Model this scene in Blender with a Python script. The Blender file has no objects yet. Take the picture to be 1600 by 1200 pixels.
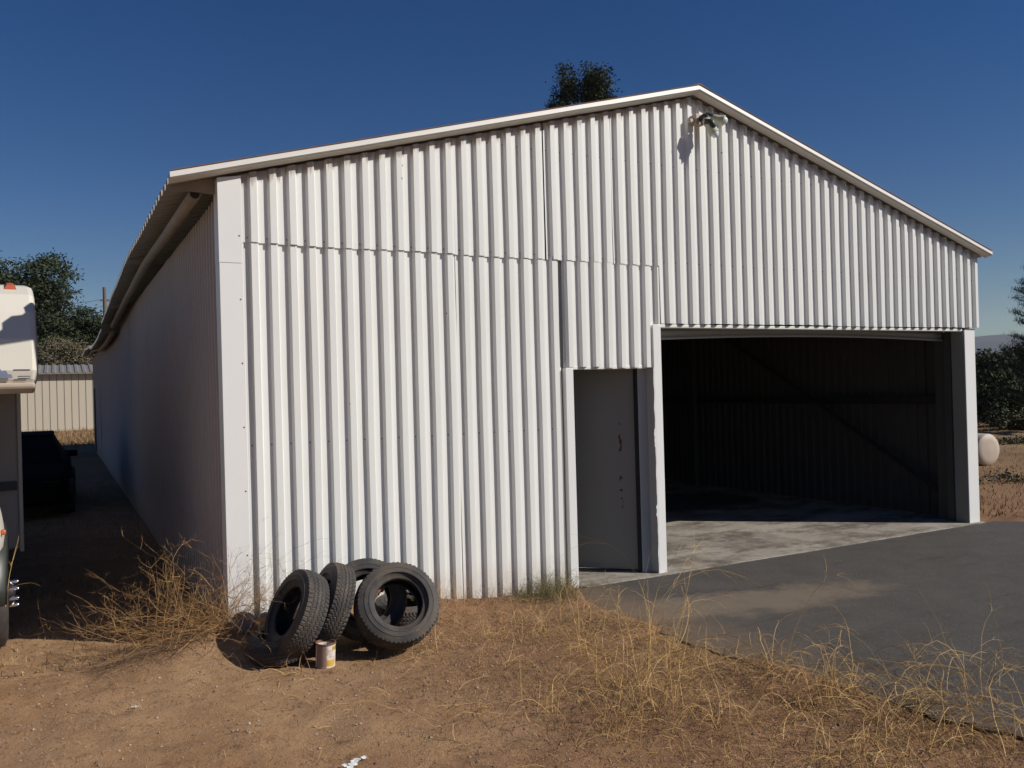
import bpy, math, random
from mathutils import Vector, Matrix, noise
random.seed(7)
C = bpy.context.scene.collection
sc = bpy.context.scene
R = math.radians
def N3(x, y, z=0.0): return noise.noise(Vector((x, y, z)))

# ------------------------------------------------------------ mesh helper
class MB:
    def __init__(s): s.v = []; s.f = []; s.m = []
    def vert(s, p): s.v.append(tuple(p)); return len(s.v)-1
    def face(s, idx, m=0): s.f.append(tuple(idx)); s.m.append(m)
    def box(s, x0, x1, y0, y1, z0, z1, M=None, m=0):
        p = [(x, y, z) for x in (x0, x1) for y in (y0, y1) for z in (z0, z1)]
        if M is not None: p = [M @ Vector(q) for q in p]
        b = len(s.v); s.v += [tuple(q) for q in p]
        for q in ((0,1,3,2),(4,6,7,5),(0,4,5,1),(2,3,7,6),(0,2,6,4),(1,5,7,3)): s.face([b+i for i in q], m)
    def tube(s, pts, rad, n=8, cap=True, m=0):
        pts = [Vector(p) for p in pts]
        if not hasattr(rad, '__len__'): rad = [rad]*len(pts)
        rings = []
        for i, p in enumerate(pts):
            d = (pts[min(i+1, len(pts)-1)] - pts[max(i-1, 0)])
            d = d.normalized() if d.length > 1e-9 else Vector((0,0,1))
            a = d.cross(Vector((0,0,1)) if abs(d.z) < .9 else Vector((1,0,0))).normalized(); b = d.cross(a)
            rings.append([s.vert(p + (a*math.cos(2*math.pi*k/n) + b*math.sin(2*math.pi*k/n))*rad[i]) for k in range(n)])
        for i in range(len(rings)-1):
            for k in range(n): s.face((rings[i][k], rings[i][(k+1)%n], rings[i+1][(k+1)%n], rings[i+1][k]), m)
        if cap: s.face(rings[0][::-1], m); s.face(rings[-1], m)
    def lathe(s, prof, n=32, M=None, closed=False, m=0):   # prof: (r, h) about local z
        rings = []
        for r, h in prof:
            ring = []
            for k in range(n):
                p = Vector((r*math.cos(2*math.pi*k/n), r*math.sin(2*math.pi*k/n), h))
                ring.append(s.vert(M @ p if M is not None else p))
            rings.append(ring)
        L = len(rings)
        for i in range(L if closed else L-1):
            a, b = rings[i], rings[(i+1) % L]
            for k in range(n): s.face((a[k], a[(k+1)%n], b[(k+1)%n], b[k]), m)
    def loft(s, secs, cap=True, m=0):                      # closed cross sections with equal point counts
        rings = [[s.vert(p) for p in sec] for sec in secs]; n = len(rings[0])
        for i in range(len(rings)-1):
            for k in range(n): s.face((rings[i][k], rings[i][(k+1)%n], rings[i+1][(k+1)%n], rings[i+1][k]), m)
        if cap: s.face(rings[0][::-1], m); s.face(rings[-1], m)
    def build(s, name, mat, parent=None, smooth=False, bevel=0, solid=0):
        me = bpy.data.meshes.new(name); me.from_pydata(s.v, [], s.f); me.update()
        for mm in (mat if isinstance(mat, (list, tuple)) else [mat]): me.materials.append(mm)
        if isinstance(mat, (list, tuple)): me.polygons.foreach_set('material_index', s.m)
        if smooth: me.polygons.foreach_set('use_smooth', [True]*len(me.polygons))
        o = bpy.data.objects.new(name, me); C.objects.link(o)
        if parent: o.parent = parent
        if solid:
            q = o.modifiers.new('solid', 'SOLIDIFY'); q.thickness = solid; q.offset = -1
        if bevel:
            q = o.modifiers.new('bevel', 'BEVEL'); q.width = bevel; q.segments = 2; q.limit_method = 'ANGLE'
        return o
def empty(name, loc, rz=0):
    o = bpy.data.objects.new(name, None); o.location = loc; o.rotation_euler = (0, 0, rz); o.empty_display_size = .2
    C.objects.link(o); return o
def tag(o, label=None, cat=None, group=None, kind=None):
    if label: o['label'] = label
    if cat: o['category'] = cat
    if group: o['group'] = group
    if kind: o['kind'] = kind
    return o
def copy_tree(o, parent=None):
    c = o.copy(); C.objects.link(c)
    if parent: c.parent = parent
    for ch in [q for q in list(bpy.data.objects) if q.parent == o]: copy_tree(ch, c)
    return c

# ------------------------------------------------------------ materials
class NT:
    def __init__(s, name):
        s.mat = bpy.data.materials.new(name); s.mat.use_nodes = True
        s.t = s.mat.node_tree; s.b = s.t.nodes['Principled BSDF']
    def n(s, typ, **k):
        q = s.t.nodes.new(typ)
        for a, v in k.items():
            if a[0] == '_': setattr(q, a[1:], v)
            else:
                key = a.replace('_', ' ')
                q.inputs[key].default_value = v
        return q
    def l(s, a, b): s.t.links.new(a, b)
    def obj(s, scale=(1,1,1)):
        tc = s.n('ShaderNodeTexCoord'); mp = s.n('ShaderNodeMapping'); mp.inputs['Scale'].default_value = scale
        s.l(tc.outputs['Object'], mp.inputs['Vector']); return mp.outputs['Vector']
    def noise(s, vec, scale, detail=4, rough=.6):
        q = s.n('ShaderNodeTexNoise'); q.inputs['Scale'].default_value = scale; q.inputs['Detail'].default_value = detail; q.inputs['Roughness'].default_value = rough
        s.l(vec, q.inputs['Vector']); return q.outputs['Fac']
    def ramp(s, fac, stops):
        q = s.n('ShaderNodeValToRGB'); e = q.color_ramp.elements
        while len(e) < len(stops): e.new(.5)
        for i, (p, c) in enumerate(stops):
            e[i].position = p; e[i].color = (c, c, c, 1) if not hasattr(c, '__len__') else (*c, 1)
        s.l(fac, q.inputs['Fac']); return q.outputs['Color']
    def mix(s, fac, a, b, mode='MIX'):
        q = s.n('ShaderNodeMix', _data_type='RGBA', _blend_type=mode)
        for sock, v in ((q.inputs[0], fac), (q.inputs[6], a), (q.inputs[7], b)):
            if hasattr(v, 'is_output'): s.l(v, sock)
            else: sock.default_value = v if not isinstance(v, tuple) else (*v, 1)
        return q.outputs[2]
    def math(s, op, a, b=0.0, c=None):
        q = s.n('ShaderNodeMath', _operation=op)
        for i, v in enumerate((a, b) if c is None else (a, b, c)):
            if hasattr(v, 'is_output'): s.l(v, q.inputs[i])
            else: q.inputs[i].default_value = v
        return q.outputs[0]
    def bump(s, h, strength, dist):
        q = s.n('ShaderNodeBump'); q.inputs['Strength'].default_value = strength; q.inputs['Distance'].default_value = dist
        s.l(h, q.inputs['Height']); s.l(q.outputs['Normal'], s.b.inputs['Normal'])
    def col(s, c):
        if hasattr(c, 'is_output'): s.l(c, s.b.inputs['Base Color'])
        else: s.b.inputs['Base Color'].default_value = (*c, 1)
    def rough(s, v):
        if hasattr(v, 'is_output'): s.l(v, s.b.inputs['Roughness'])
        else: s.b.inputs['Roughness'].default_value = v

def basic(name, c, rough=.7, var=.15, scale=6, metallic=0, bump=0, spec=None, stretch=(1,1,1)):
    t = NT(name); v = t.obj(stretch); f = t.noise(v, scale, 5, .65)
    t.col(t.mix(f, tuple(x*(1-var) for x in c), tuple(min(1, x*(1+var)) for x in c)))
    t.rough(rough); t.b.inputs['Metallic'].default_value = metallic
    if spec is not None: t.b.inputs['Specular IOR Level'].default_value = spec
    if bump: t.bump(t.noise(v, scale*6, 3), .6, bump)
    return t.mat

PER_ = .1445
def siding_mat(name, base, rust=True, xpk=4.48, zpk=4.62, sl=.272, sr=.298):
    t = NT(name); v = t.obj(); vs = t.obj((9, 9, .35))
    c = t.mix(t.ramp(t.noise(vs, 1.6, 4), [(.3, 0), (.75, 1)]), tuple(x*.955 for x in base), base)
    c = t.mix(t.ramp(t.noise(v, 1.1, 4), [(.42, 0), (.8, .35)]), c, tuple(x*y for x, y in zip(base, (.88, .86, .82))))
    # chips and specks
    vo = t.n('ShaderNodeTexVoronoi'); vo.inputs['Scale'].default_value = 2.3; t.l(v, vo.inputs['Vector'])
    sp = t.math('LESS_THAN', vo.outputs['Distance'], .022)
    c = t.mix(t.math('MULTIPLY', sp, .75), c, (.12, .09, .07))
    sx = t.n('ShaderNodeSeparateXYZ'); t.l(v, sx.inputs[0])
    if rust:
        px = t.math('ABSOLUTE', t.math('SUBTRACT', t.math('FRACT', t.math('DIVIDE', t.math('SUBTRACT', sx.outputs['X'], .219-.024), PER_)), .0))
        px = t.math('MULTIPLY', t.math('MINIMUM', px, t.math('SUBTRACT', 1.0, px)), PER_)
        for zr in (.12, 1.42, 2.965, 3.9):
            dz = t.math('SUBTRACT', sx.outputs['Z'], zr)
            rr_ = t.math('ADD', t.math('MULTIPLY', px, px), t.math('MULTIPLY', dz, dz))
            c = t.mix(t.math('MULTIPLY', t.math('LESS_THAN', rr_, .00004), .8), c, (.13, .09, .07))
            run = t.math('MULTIPLY', t.math('LESS_THAN', px, .004), t.math('MULTIPLY', t.math('LESS_THAN', dz, 0), t.math('GREATER_THAN', dz, -.09)))
            c = t.mix(t.math('MULTIPLY', t.math('MULTIPLY', run, t.ramp(t.noise(v, 2.2, 2), [(.5, 0), (.6, 1)])), .35), c, (.35, .22, .14))
    # soil splash at the foot
    foot = t.math('SUBTRACT', .34, sx.outputs['Z'])
    foot = t.math('MULTIPLY', foot, t.math('MULTIPLY', t.noise(v, 7, 5), 4.2)); 
    ft = t.n('ShaderNodeClamp'); t.l(foot, ft.inputs[0])
    c = t.mix(t.math('MULTIPLY', ft.outputs[0], .6), c, (.36, .25, .15))
    if rust:
        dx = t.math('SUBTRACT', sx.outputs['X'], xpk)
        zl = t.math('MINIMUM', t.math('MULTIPLY', dx, sl), t.math('MULTIPLY', dx, -sr))
        d = t.math('SUBTRACT', t.math('ADD', zl, zpk-.06), sx.outputs['Z'])
        st = t.noise(t.obj((30, 30, 2.2)), 1.0, 3)
        lim = t.math('SUBTRACT', t.math('MULTIPLY', st, .24), .085)
        k = t.math('DIVIDE', t.math('SUBTRACT', lim, d), .05)
        kc = t.n('ShaderNodeClamp'); t.l(k, kc.inputs[0])
        c = t.mix(t.math('MULTIPLY', kc.outputs[0], .65), c, (.24, .16, .11))
    t.col(c); t.rough(.5 if rust else .85); t.b.inputs['Specular IOR Level'].default_value = .3 if rust else .12
    t.bump(t.noise(v, 3.0, 3), .35, .004)
    return t.mat

M = {}
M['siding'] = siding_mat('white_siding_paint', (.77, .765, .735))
M['side_siding'] = siding_mat('shaded_side_siding', (.50, .435, .40), rust=False)  # same white paint as the front, darkened to carry the wall's shade
M['trim'] = basic('trim_paint', (.76, .745, .725), .45, .04, 2.2)
M['rake'] = basic('rake_trim_paint', (.72, .70, .64), .45, .08, 3)
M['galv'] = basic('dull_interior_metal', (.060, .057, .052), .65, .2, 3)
M['roof'] = basic('roof_sheet', (.34, .32, .28), .5, .1, 3)
M['strut'] = basic('cream_purlin', (.30, .25, .19), .75, .35, 7)
M['door'] = basic('grey_door_paint', (.20, .194, .182), .5, .05, 3)
M['jamb'] = basic('grey_jamb_paint', (.44, .43, .41), .55, .06, 3)
M['postside'] = basic('shaded_post_side', (.25, .245, .215), .6, .1, 3)  # trim colour darkened to paint the shade on the post's side
M['chip'] = basic('peeled_marks', (.11, .038, .038), .8, .7, 40)
M['steel'] = basic('dark_steel', (.016, .015, .015), .6, .2, 3)
M['dark'] = basic('dark_gap', (.02, .02, .02), .8, .2, 5)
M['shutter'] = basic('rolled_shutter', (.34, .34, .33), .5, .1, 4)
M['rubber'] = None
t = NT('worn_tyre_rubber'); v = t.obj(); f = t.noise(v, 9, 6, .7)
c = t.mix(t.ramp(f, [(.35, 0), (.7, 1)]), (.026, .023, .022), (.055, .049, .045))
c = t.mix(t.ramp(t.noise(v, 3.1, 5, .7), [(.44, 0), (.74, .75)]), c, (.13, .095, .068))
t.col(c); t.rough(.72); t.bump(t.noise(v, 60, 3), .5, .002); M['rubber'] = t.mat
M['rust'] = basic('rust', (.20, .10, .055), .85, .5, 14, bump=.003)
M['rock'] = basic('grey_rock', (.20, .18, .17), .9, .3, 8, bump=.01)

def dirt_mat():
    t = NT('red_brown_dirt'); v = t.obj()
    big = t.noise(v, .55, 5, .6); mid = t.noise(v, 3.5, 6, .7); fine = t.noise(v, 42, 4, .75); grit = t.noise(v, 160, 2, .6)
    c = t.mix(t.ramp(big, [(.32, 0), (.68, 1)]), (.355, .195, .096), (.50, .318, .175))
    c = t.mix(t.ramp(mid, [(.3, 0), (.7, 1)]), t.mix(.5, c, (.16, .092, .052)), c)
    c = t.mix(t.ramp(fine, [(.35, .0), (.6, .0), (.75, .55)]), c, (.50, .36, .23))
    c = t.mix(t.ramp(fine, [(.25, .6), (.42, 0)]), c, (.085, .050, .035))
    c = t.mix(t.ramp(grit, [(.3, .45), (.5, 0), (.68, 0), (.8, .4)]), c, (.12, .075, .05))
    sx = t.n('ShaderNodeSeparateXYZ'); t.l(v, sx.inputs[0])
    # reddish, humus-darkened soil under the weeds
    rz = t.ramp(t.math('MULTIPLY', t.math('ADD', sx.outputs['X'], t.math('MULTIPLY', t.noise(v, .8, 5), 2.4)), .2), [(.28, 0), (.62, 1)])
    c = t.mix(t.math('MULTIPLY', rz, .48), c, (.19, .092, .052))
    c = t.mix(t.ramp(t.noise(v, 9, 5, .75), [(.56, 0), (.70, .6)]), c, (.085, .045, .03))
    far = t.ramp(t.math('MULTIPLY', t.math('ADD', t.math('ABSOLUTE', sx.outputs['X']), t.math('ABSOLUTE', sx.outputs['Y'])), .01), [(.09, 0), (.22, 1)])
    c = t.mix(t.math('MULTIPLY', far, .8), c, t.mix(t.ramp(t.noise(v, .35, 6), [(.4, 0), (.6, 1)]), (.17, .10, .058), (.27, .185, .095)))
    t.col(c); t.rough(.95); t.b.inputs['Specular IOR Level'].default_value = .15
    h = t.math('ADD', t.math('MULTIPLY', fine, .7), t.math('MULTIPLY', grit, .3))
    t.bump(h, .9, .016); return t.mat
M['dirt'] = dirt_mat()

def asphalt_mat():
    t = NT('worn_asphalt'); v = t.obj(); grit = t.noise(v, 170, 3, .7); mid = t.noise(v, 2.2, 6, .65)
    c = t.mix(t.ramp(mid, [(.3, 0), (.72, 1)]), (.088, .078, .070), (.124, .109, .096))
    c = t.mix(t.ramp(grit, [(.36, 0), (.62, 1)]), t.mix(.65, c, (.035, .033, .032)), c)
    c = t.mix(t.ramp(t.noise(v, 75, 2, .5), [(.66, 0), (.72, .6)]), c, (.26, .23, .20))
    c = t.mix(t.ramp(t.noise(t.obj((.5, 2.2, 1)), 1.7, 5, .7), [(.56, 0), (.7, .55)]), c, (.045, .042, .04))
    # tan dust blown over the west end
    sx = t.n('ShaderNodeSeparateXYZ'); t.l(v, sx.inputs[0])
    ax = t.math('SUBTRACT', sx.outputs['X'], 3.9); ay = t.math('ADD', t.math('ADD', sx.outputs['Y'], 1.22), t.math('MULTIPLY', ax, .16))
    d = t.math('ADD', t.math('POWER', t.math('DIVIDE', t.math('ABSOLUTE', ax), 1.5), 2), t.math('POWER', t.math('DIVIDE', t.math('ABSOLUTE', ay), .42), 2))
    d = t.math('ADD', d, t.math('MULTIPLY', t.math('SUBTRACT', t.noise(v, 2.6, 6, .7), .5), 2.6))
    c = t.mix(t.math('MULTIPLY', t.ramp(d, [(.25, 1), (1.0, 0)]), .62), c, (.24, .185, .13))
    # gritty edge next to the dirt
    e = t.ramp(t.math('ADD', t.math('SUBTRACT', sx.outputs['X'], 2.75), t.math('MULTIPLY', t.noise(v, 5, 5, .7), .5)), [(.15, 1), (.95, 0)])
    c = t.mix(t.math('MULTIPLY', e, .7), c, (.24, .155, .09))
    vo = t.n('ShaderNodeTexVoronoi', _feature='DISTANCE_TO_EDGE'); vo.inputs['Scale'].default_value = .55
    wv = t.n('ShaderNodeVectorMath', _operation='ADD'); nn = t.n('ShaderNodeTexNoise'); nn.inputs['Scale'].default_value = 2.5; nn.inputs['Detail'].default_value = 5
    t.l(v, nn.inputs['Vector']); t.l(v, wv.inputs[0]); t.l(nn.outputs['Color'], wv.inputs[1]); t.l(wv.outputs[0], vo.inputs['Vector'])
    ck = t.math('MULTIPLY', t.math('LESS_THAN', vo.outputs['Distance'], .009), t.ramp(t.noise(v, .8, 2), [(.42, 0), (.5, 1)]))
    c = t.mix(t.math('MULTIPLY', ck, .12), c, (.03, .028, .027))
    t.col(c); t.rough(.9); t.b.inputs['Specular IOR Level'].default_value = .25
    t.bump(t.math('ADD', grit, t.math('MULTIPLY', mid, .6)), .8, .008); return t.mat
M['asphalt'] = asphalt_mat()

def concrete_mat():
    t = NT('stained_shaded_concrete'); v = t.obj()
    c = t.mix(t.ramp(t.noise(v, 1.4, 6, .65), [(.3, 0), (.7, 1)]), (.25, .22, .18), (.39, .355, .30))
    vs = t.obj((.8, 1.5, 1)); st = t.noise(vs, 1.5, 6, .75)
    c = t.mix(t.ramp(st, [(.47, 0), (.60, .8)]), c, (.085, .062, .045))
    c = t.mix(t.ramp(t.noise(v, .9, 6, .7), [(.5, 0), (.63, .7)]), c, (.07, .055, .042))
    c = t.mix(t.ramp(t.noise(v, 6, 5, .7), [(.55, 0), (.72, .5)]), c, (.46, .42, .36))
    c = t.mix(t.ramp(t.noise(v, 30, 3), [(.3, .4), (.5, 0)]), c, (.16, .13, .10))
    sx = t.n('ShaderNodeSeparateXYZ'); t.l(v, sx.inputs[0])
    for cx_, cy_, rx_, ry_ in ((5.2, 5.6, 2.6, 2.6), (7.2, 3.6, 1.3, 1.0), (3.0, 9.5, 2.5, 4.0), (6.5, 11, 2.0, 3.5)):   # dark blotches painting the shade of the inner floor
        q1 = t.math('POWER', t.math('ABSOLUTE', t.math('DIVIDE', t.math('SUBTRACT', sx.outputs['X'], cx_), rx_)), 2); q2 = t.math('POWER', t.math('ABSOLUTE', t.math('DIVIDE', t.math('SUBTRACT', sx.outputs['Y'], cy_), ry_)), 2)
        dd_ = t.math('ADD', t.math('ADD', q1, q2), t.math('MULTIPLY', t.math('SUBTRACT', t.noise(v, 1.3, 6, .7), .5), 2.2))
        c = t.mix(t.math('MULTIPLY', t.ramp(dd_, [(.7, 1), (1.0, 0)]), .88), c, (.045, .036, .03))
    t.col(c); t.rough(.85); t.bump(t.noise(v, 60, 4), .4, .004); return t.mat
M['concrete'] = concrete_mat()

def plant_mat(name, a, b, rough=.8, trans=.0):
    t = NT(name); g = t.n('ShaderNodeNewGeometry'); v = t.obj()
    c = t.mix(g.outputs['Random Per Island'], a, b)
    t.col(c); t.rough(rough); t.b.inputs['Specular IOR Level'].default_value = .2
    return t.mat
M['straw'] = plant_mat('dry_straw', (.33, .195, .07), (.68, .46, .19))
M['twig'] = plant_mat('dry_twig', (.17, .095, .045), (.52, .31, .13))
M['litterstraw'] = plant_mat('straw_litter', (.10, .055, .032), (.42, .27, .12))
M['greenish'] = plant_mat('dull_green_grass', (.075, .08, .035), (.27, .22, .11))
M['pebble'] = plant_mat('pebbles', (.15, .09, .06), (.42, .33, .25))
M['leaf_dark'] = plant_mat('dark_olive_leaf', (.022, .032, .014), (.062, .074, .034))
M['leaf_olive'] = plant_mat('olive_leaf', (.05, .055, .028), (.115, .115, .06))
M['leaf_dry'] = plant_mat('dry_scrub_leaf', (.10, .085, .05), (.20, .17, .11))
M['leaf_pine'] = plant_mat('pine_needles', (.014, .020, .013), (.04, .048, .028))
M['bark'] = basic('bark', (.13, .10, .08), .9, .35, 9, bump=.02)
M['rvwhite'] = basic('cream_fibreglass', (.66, .62, .54), .35, .04, 2)
M['rvtan'] = basic('tan_lower_band', (.42, .34, .27), .5, .12, 5)
M['rvside'] = basic('grubby_cream_panel', (.50, .46, .40), .5, .08, 3)
M['rvdecal'] = basic('blue_grey_decal', (.16, .19, .27), .5, .45, 14)
M['rvstripe'] = basic('charcoal_stripe', (.06, .06, .08), .5, .2, 4)
M['amber'] = basic('orange_lens', (.42, .10, .04), .4, .05, 4)
M['chrome'] = basic('chrome', (.75, .75, .76), .16, .05, 4, metallic=1)
M['glass'] = basic('dark_glass', (.02, .022, .025), .08, .1, 4)
M['carglass'] = basic('shaded_car_glass', (.010, .010, .010), .6, .1, 4, spec=.04)
M['carpaint'] = basic('dark_green_car_paint', (.010, .010, .009), .8, .1, 3, spec=.04)
M['shed'] = basic('beige_shed_panel', (.50, .44, .345), .6, .05, 1.5, stretch=(1,1,.3))
M['groove'] = basic('shed_groove', (.20, .17, .14), .8, .1, 4)
M['shedroof'] = basic('pale_roof_sheet', (.20, .19, .185), .7, .35, 2)
M['wood'] = basic('weathered_pole_wood', (.14, .11, .09), .9, .25, 8)
M['wire'] = basic('wire', (.05, .05, .05), .6, .1, 4)
M['drum'] = basic('pale_beige_tank_paint', (.46, .38, .30), .6, .12, 5)
M['drumgrey'] = basic('pale_grey_tank_paint', (.46, .43, .42), .6, .15, 6)
M['mount'] = basic('hazy_mountain', (.055, .058, .055), .95, .25, .004)
M['blackplastic'] = basic('black_lamp_housing', (.03, .032, .03), .45, .2, 10)
M['creampaint'] = basic('cream_lamp_paint', (.52, .50, .38), .5, .15, 20)
M['boxpaint'] = basic('rusty_box_paint', (.48, .38, .30), .6, .25, 20)
M['lens'] = basic('frosted_bulb', (.70, .78, .82), .1, .05, 8)
M['paper'] = basic('white_paper', (.75, .74, .72), .8, .1, 9)
M['redbit'] = basic('red_plastic_bit', (.55, .14, .10), .6, .1, 9)

def can_mat():
    t = NT('rusty_can_label'); v = t.obj(); sx = t.n('ShaderNodeSeparateXYZ'); t.l(v, sx.inputs[0])
    n = t.noise(v, 38, 4, .7); z = sx.outputs['Z']
    ang = t.math('ARCTAN2', sx.outputs['Y'], sx.outputs['X'])
    white = (.72, .66, .60)
    c = t.mix(t.ramp(n, [(.4, 0), (.62, .7)]), white, (.50, .38, .32))
    band = t.math('MULTIPLY', t.math('LESS_THAN', t.math('ABSOLUTE', t.math('SUBTRACT', z, .035)), .021), t.math('LESS_THAN', t.math('ABSOLUTE', t.math('SUBTRACT', ang, -1.55)), .55))
    c = t.mix(band, c, (.62, .38, .04))
    top = t.math('MULTIPLY', t.math('LESS_THAN', t.math('ABSOLUTE', t.math('SUBTRACT', z, .128)), .012), t.math('LESS_THAN', t.math('ABSOLUTE', t.math('SUBTRACT', ang, -.95)), .45))
    c = t.mix(top, c, (.36, .30, .04))
    vs = t.obj((1, 1, 5)); ink = t.ramp(t.noise(vs, 70, 2, .5), [(.58, 0), (.6, 1)])
    c = t.mix(t.math('MULTIPLY', ink, .55), c, (.22, .12, .08))
    rk = t.ramp(t.math('ADD', t.math('MULTIPLY', ang, -.35), t.math('MULTIPLY', n, .22)), [(.74, 0), (.83, 1)])
    c = t.mix(rk, c, t.mix(n, (.24, .13, .10), (.36, .24, .19)))
    t.col(c); t.rough(.7); return t.mat
M['can'] = can_mat()

# ------------------------------------------------------------ camera
cam = bpy.data.cameras.new('camera'); co = bpy.data.objects.new('camera', cam); C.objects.link(co)
F = 1311.0; cam.sensor_width = 36; cam.lens = 36*F/1600; cam.clip_end = 9000; cam.clip_start = .05
rt = Vector((.880, -.474, -.027)); up = Vector((.022, -.016, 1.0)); fw = Vector((.474, .880, .004))
fw.normalize(); rt = (rt - fw*rt.dot(fw)).normalized(); up = rt.cross(fw)
CAM = Vector((-1.052, -6.384, 1.8))
co.matrix_world = Matrix((( rt.x, up.x, -fw.x, CAM.x), (rt.y, up.y, -fw.y, CAM.y), (rt.z, up.z, -fw.z, CAM.z), (0,0,0,1)))
sc.camera = co

# ------------------------------------------------------------ light
AZ, EL = 139.5, 34.4      # direction the light travels, height of the sun
d = Vector((math.cos(R(AZ))*math.cos(R(EL)), math.sin(R(AZ))*math.cos(R(EL)), -math.sin(R(EL))))
sun = bpy.data.lights.new('sun', 'SUN'); sun.energy = 4.75; sun.angle = R(.5); sun.color = (1, .955, .875)
so = bpy.data.objects.new('sun', sun); C.objects.link(so); so.rotation_euler = d.to_track_quat('-Z', 'Y').to_euler(); so.location = (10, -10, 20)
w = bpy.data.worlds.new('World'); sc.world = w; w.use_nodes = True
sky = w.node_tree.nodes.new('ShaderNodeTexSky'); sky.sky_type = 'NISHITA'; sky.sun_disc = False
sky.sun_elevation = R(EL); sky.sun_rotation = math.atan2(-d.x, -d.y)
sky.air_density = 1.0; sky.dust_density = .1; sky.ozone_density = 2.6; sky.altitude = 400
bg = w.node_tree.nodes['Background']; bg.inputs['Strength'].default_value = .052
hs = w.node_tree.nodes.new('ShaderNodeHueSaturation'); hs.inputs['Saturation'].default_value = 1.44; hs.inputs['Hue'].default_value = .514
w.node_tree.links.new(sky.outputs[0], hs.inputs['Color']); w.node_tree.links.new(hs.outputs[0], bg.inputs['Color'])
sc.view_settings.view_transform = 'Standard'; sc.view_settings.look = 'None'; sc.view_settings.exposure = 0

# ------------------------------------------------------------ ground
def sstep(a, b, x):
    t = max(0, min(1, (x-a)/(b-a))); return t*t*(3-2*t)
def asph_edge(y):   # x of the ragged west edge of the asphalt at a given y
    pts = [(-9, 3.4), (-3.9, 3.12), (-3.07, 2.97), (-1.78, 2.77), (-.47, 2.71), (0, 2.95)]
    for (a, xa), (b, xb) in zip(pts, pts[1:]):
        if a <= y <= b: return xa + (xb-xa)*(y-a)/(b-a)
    return 3.4 if y < -9 else 2.95
def gh(x, y):
    near = 1 - sstep(10, 30, abs(x)+abs(y))
    z = -.035 + near*(.018*N3(x*.8, y*.8) + .012*N3(x*2.3, y*2.3, 3) + .007*N3(x*7, y*7, 5) + .004*N3(x*19, y*19, 8))
    if y < .3 and x < 2.9:                                     # soil banked against the wall foot
        b = (1 - sstep(.0, .75, abs(y))) * (1 - sstep(.9, 2.9, x)) * sstep(-1.0, -.15, x)
        z += .15*b + .03*(1-sstep(0, .35, abs(y)))*sstep(-.3, 0, x)
    e = asph_edge(y)
    if y < .3: z -= .10*sstep(e+.02, e+.3, x)*(1-sstep(9.0, 9.6, x - .9*max(0, -y)))  # under the asphalt
    if -.05 < y < 28: z -= .12*sstep(-.02, .1, x)*(1-sstep(8.85, 8.95, x))*sstep(-.05, .1, y)
    if -6 < y < .2: z += .034*sstep(e-.45, e-.02, x)*(1-sstep(e+.02, e+.25, x))*max(0, min(1, .55+1.3*N3(y*1.3, 3.3)+.8*N3(y*5, 8) + .5*sstep(-1.6, -.6, y)))
    for cx_ in (-1.25, .05):
        z -= .014*math.exp(-((x - cx_ - .18*math.sin(y*.6) + .1*y)/.13)**2)*(1-sstep(-.9, -.3, y))*(.6+N3(x*2, y*2, 1))
    far = math.hypot(x, y)
    z += .25*sstep(30, 120, far)*N3(x*.02, y*.02, 9)
    return z
def axis(dense0, dense1, step, lim):
    a = [dense0 + i*step for i in range(int((dense1-dense0)/step)+1)]
    s = step; x = a[-1]
    while x < lim: s *= 1.13; x += s; a.append(x)
    s = step; x = a[0]; lo = []
    while x > -lim: s *= 1.13; x -= s; lo.append(x)
    return lo[::-1] + a
xs = axis(-2.2, 3.6, .03, 5000); ys = axis(-5.2, 1.4, .03, 5000)
g = MB(); W_ = len(ys)
for x in xs:
    for y in ys: g.v.append((x, y, gh(x, y)))
for i in range(len(xs)-1):
    for j in range(W_-1):
        a = i*W_+j; g.face((a, a+W_, a+W_+1, a+1))
tag(g.build('ground', M['dirt'], smooth=True), kind='structure')

# asphalt apron: irregular slab with a broken edge
g = MB(); rows = []
ny = 260
for j in range(ny+1):
    y = -.085 - (9.0)*(j/ny)**1.15
    e = asph_edge(y) + .07*N3(y*2.2, 0) + .05*N3(y*9, 4) + .03*N3(y*27, 2)
    r_ = max(8.98 + .9*(-y), e+1) + .05*N3(y*4, 7)
    row = []
    for i in range(61):
        u = (i/60)**1.4; x = e + (r_-e)*u
        z = -.006 + .006*N3(x*1.1, y*1.1) + .003*N3(x*5, y*5) - .012*math.exp(-u*120) - .02*sstep(.2, 2.5, -y)*0
        row.append(g.vert((x, y + (.008*N3(x*6, 1) if j == 0 else 0), z)))
    rows.append(row)
for a, b in zip(rows, rows[1:]):
    for i in range(60): g.face((a[i], b[i], b[i+1], a[i+1]))
for line in ([r[0] for r in rows], [r[-1] for r in rows][::-1], rows[0][::-1]):
    low = [g.vert((g.v[k][0], g.v[k][1], -.16)) for k in line]
    for i in range(len(line)-1): g.face((line[i], low[i], low[i+1], line[i+1]))
tag(g.build('asphalt_apron', M['asphalt'], smooth=False), kind='structure')

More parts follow.
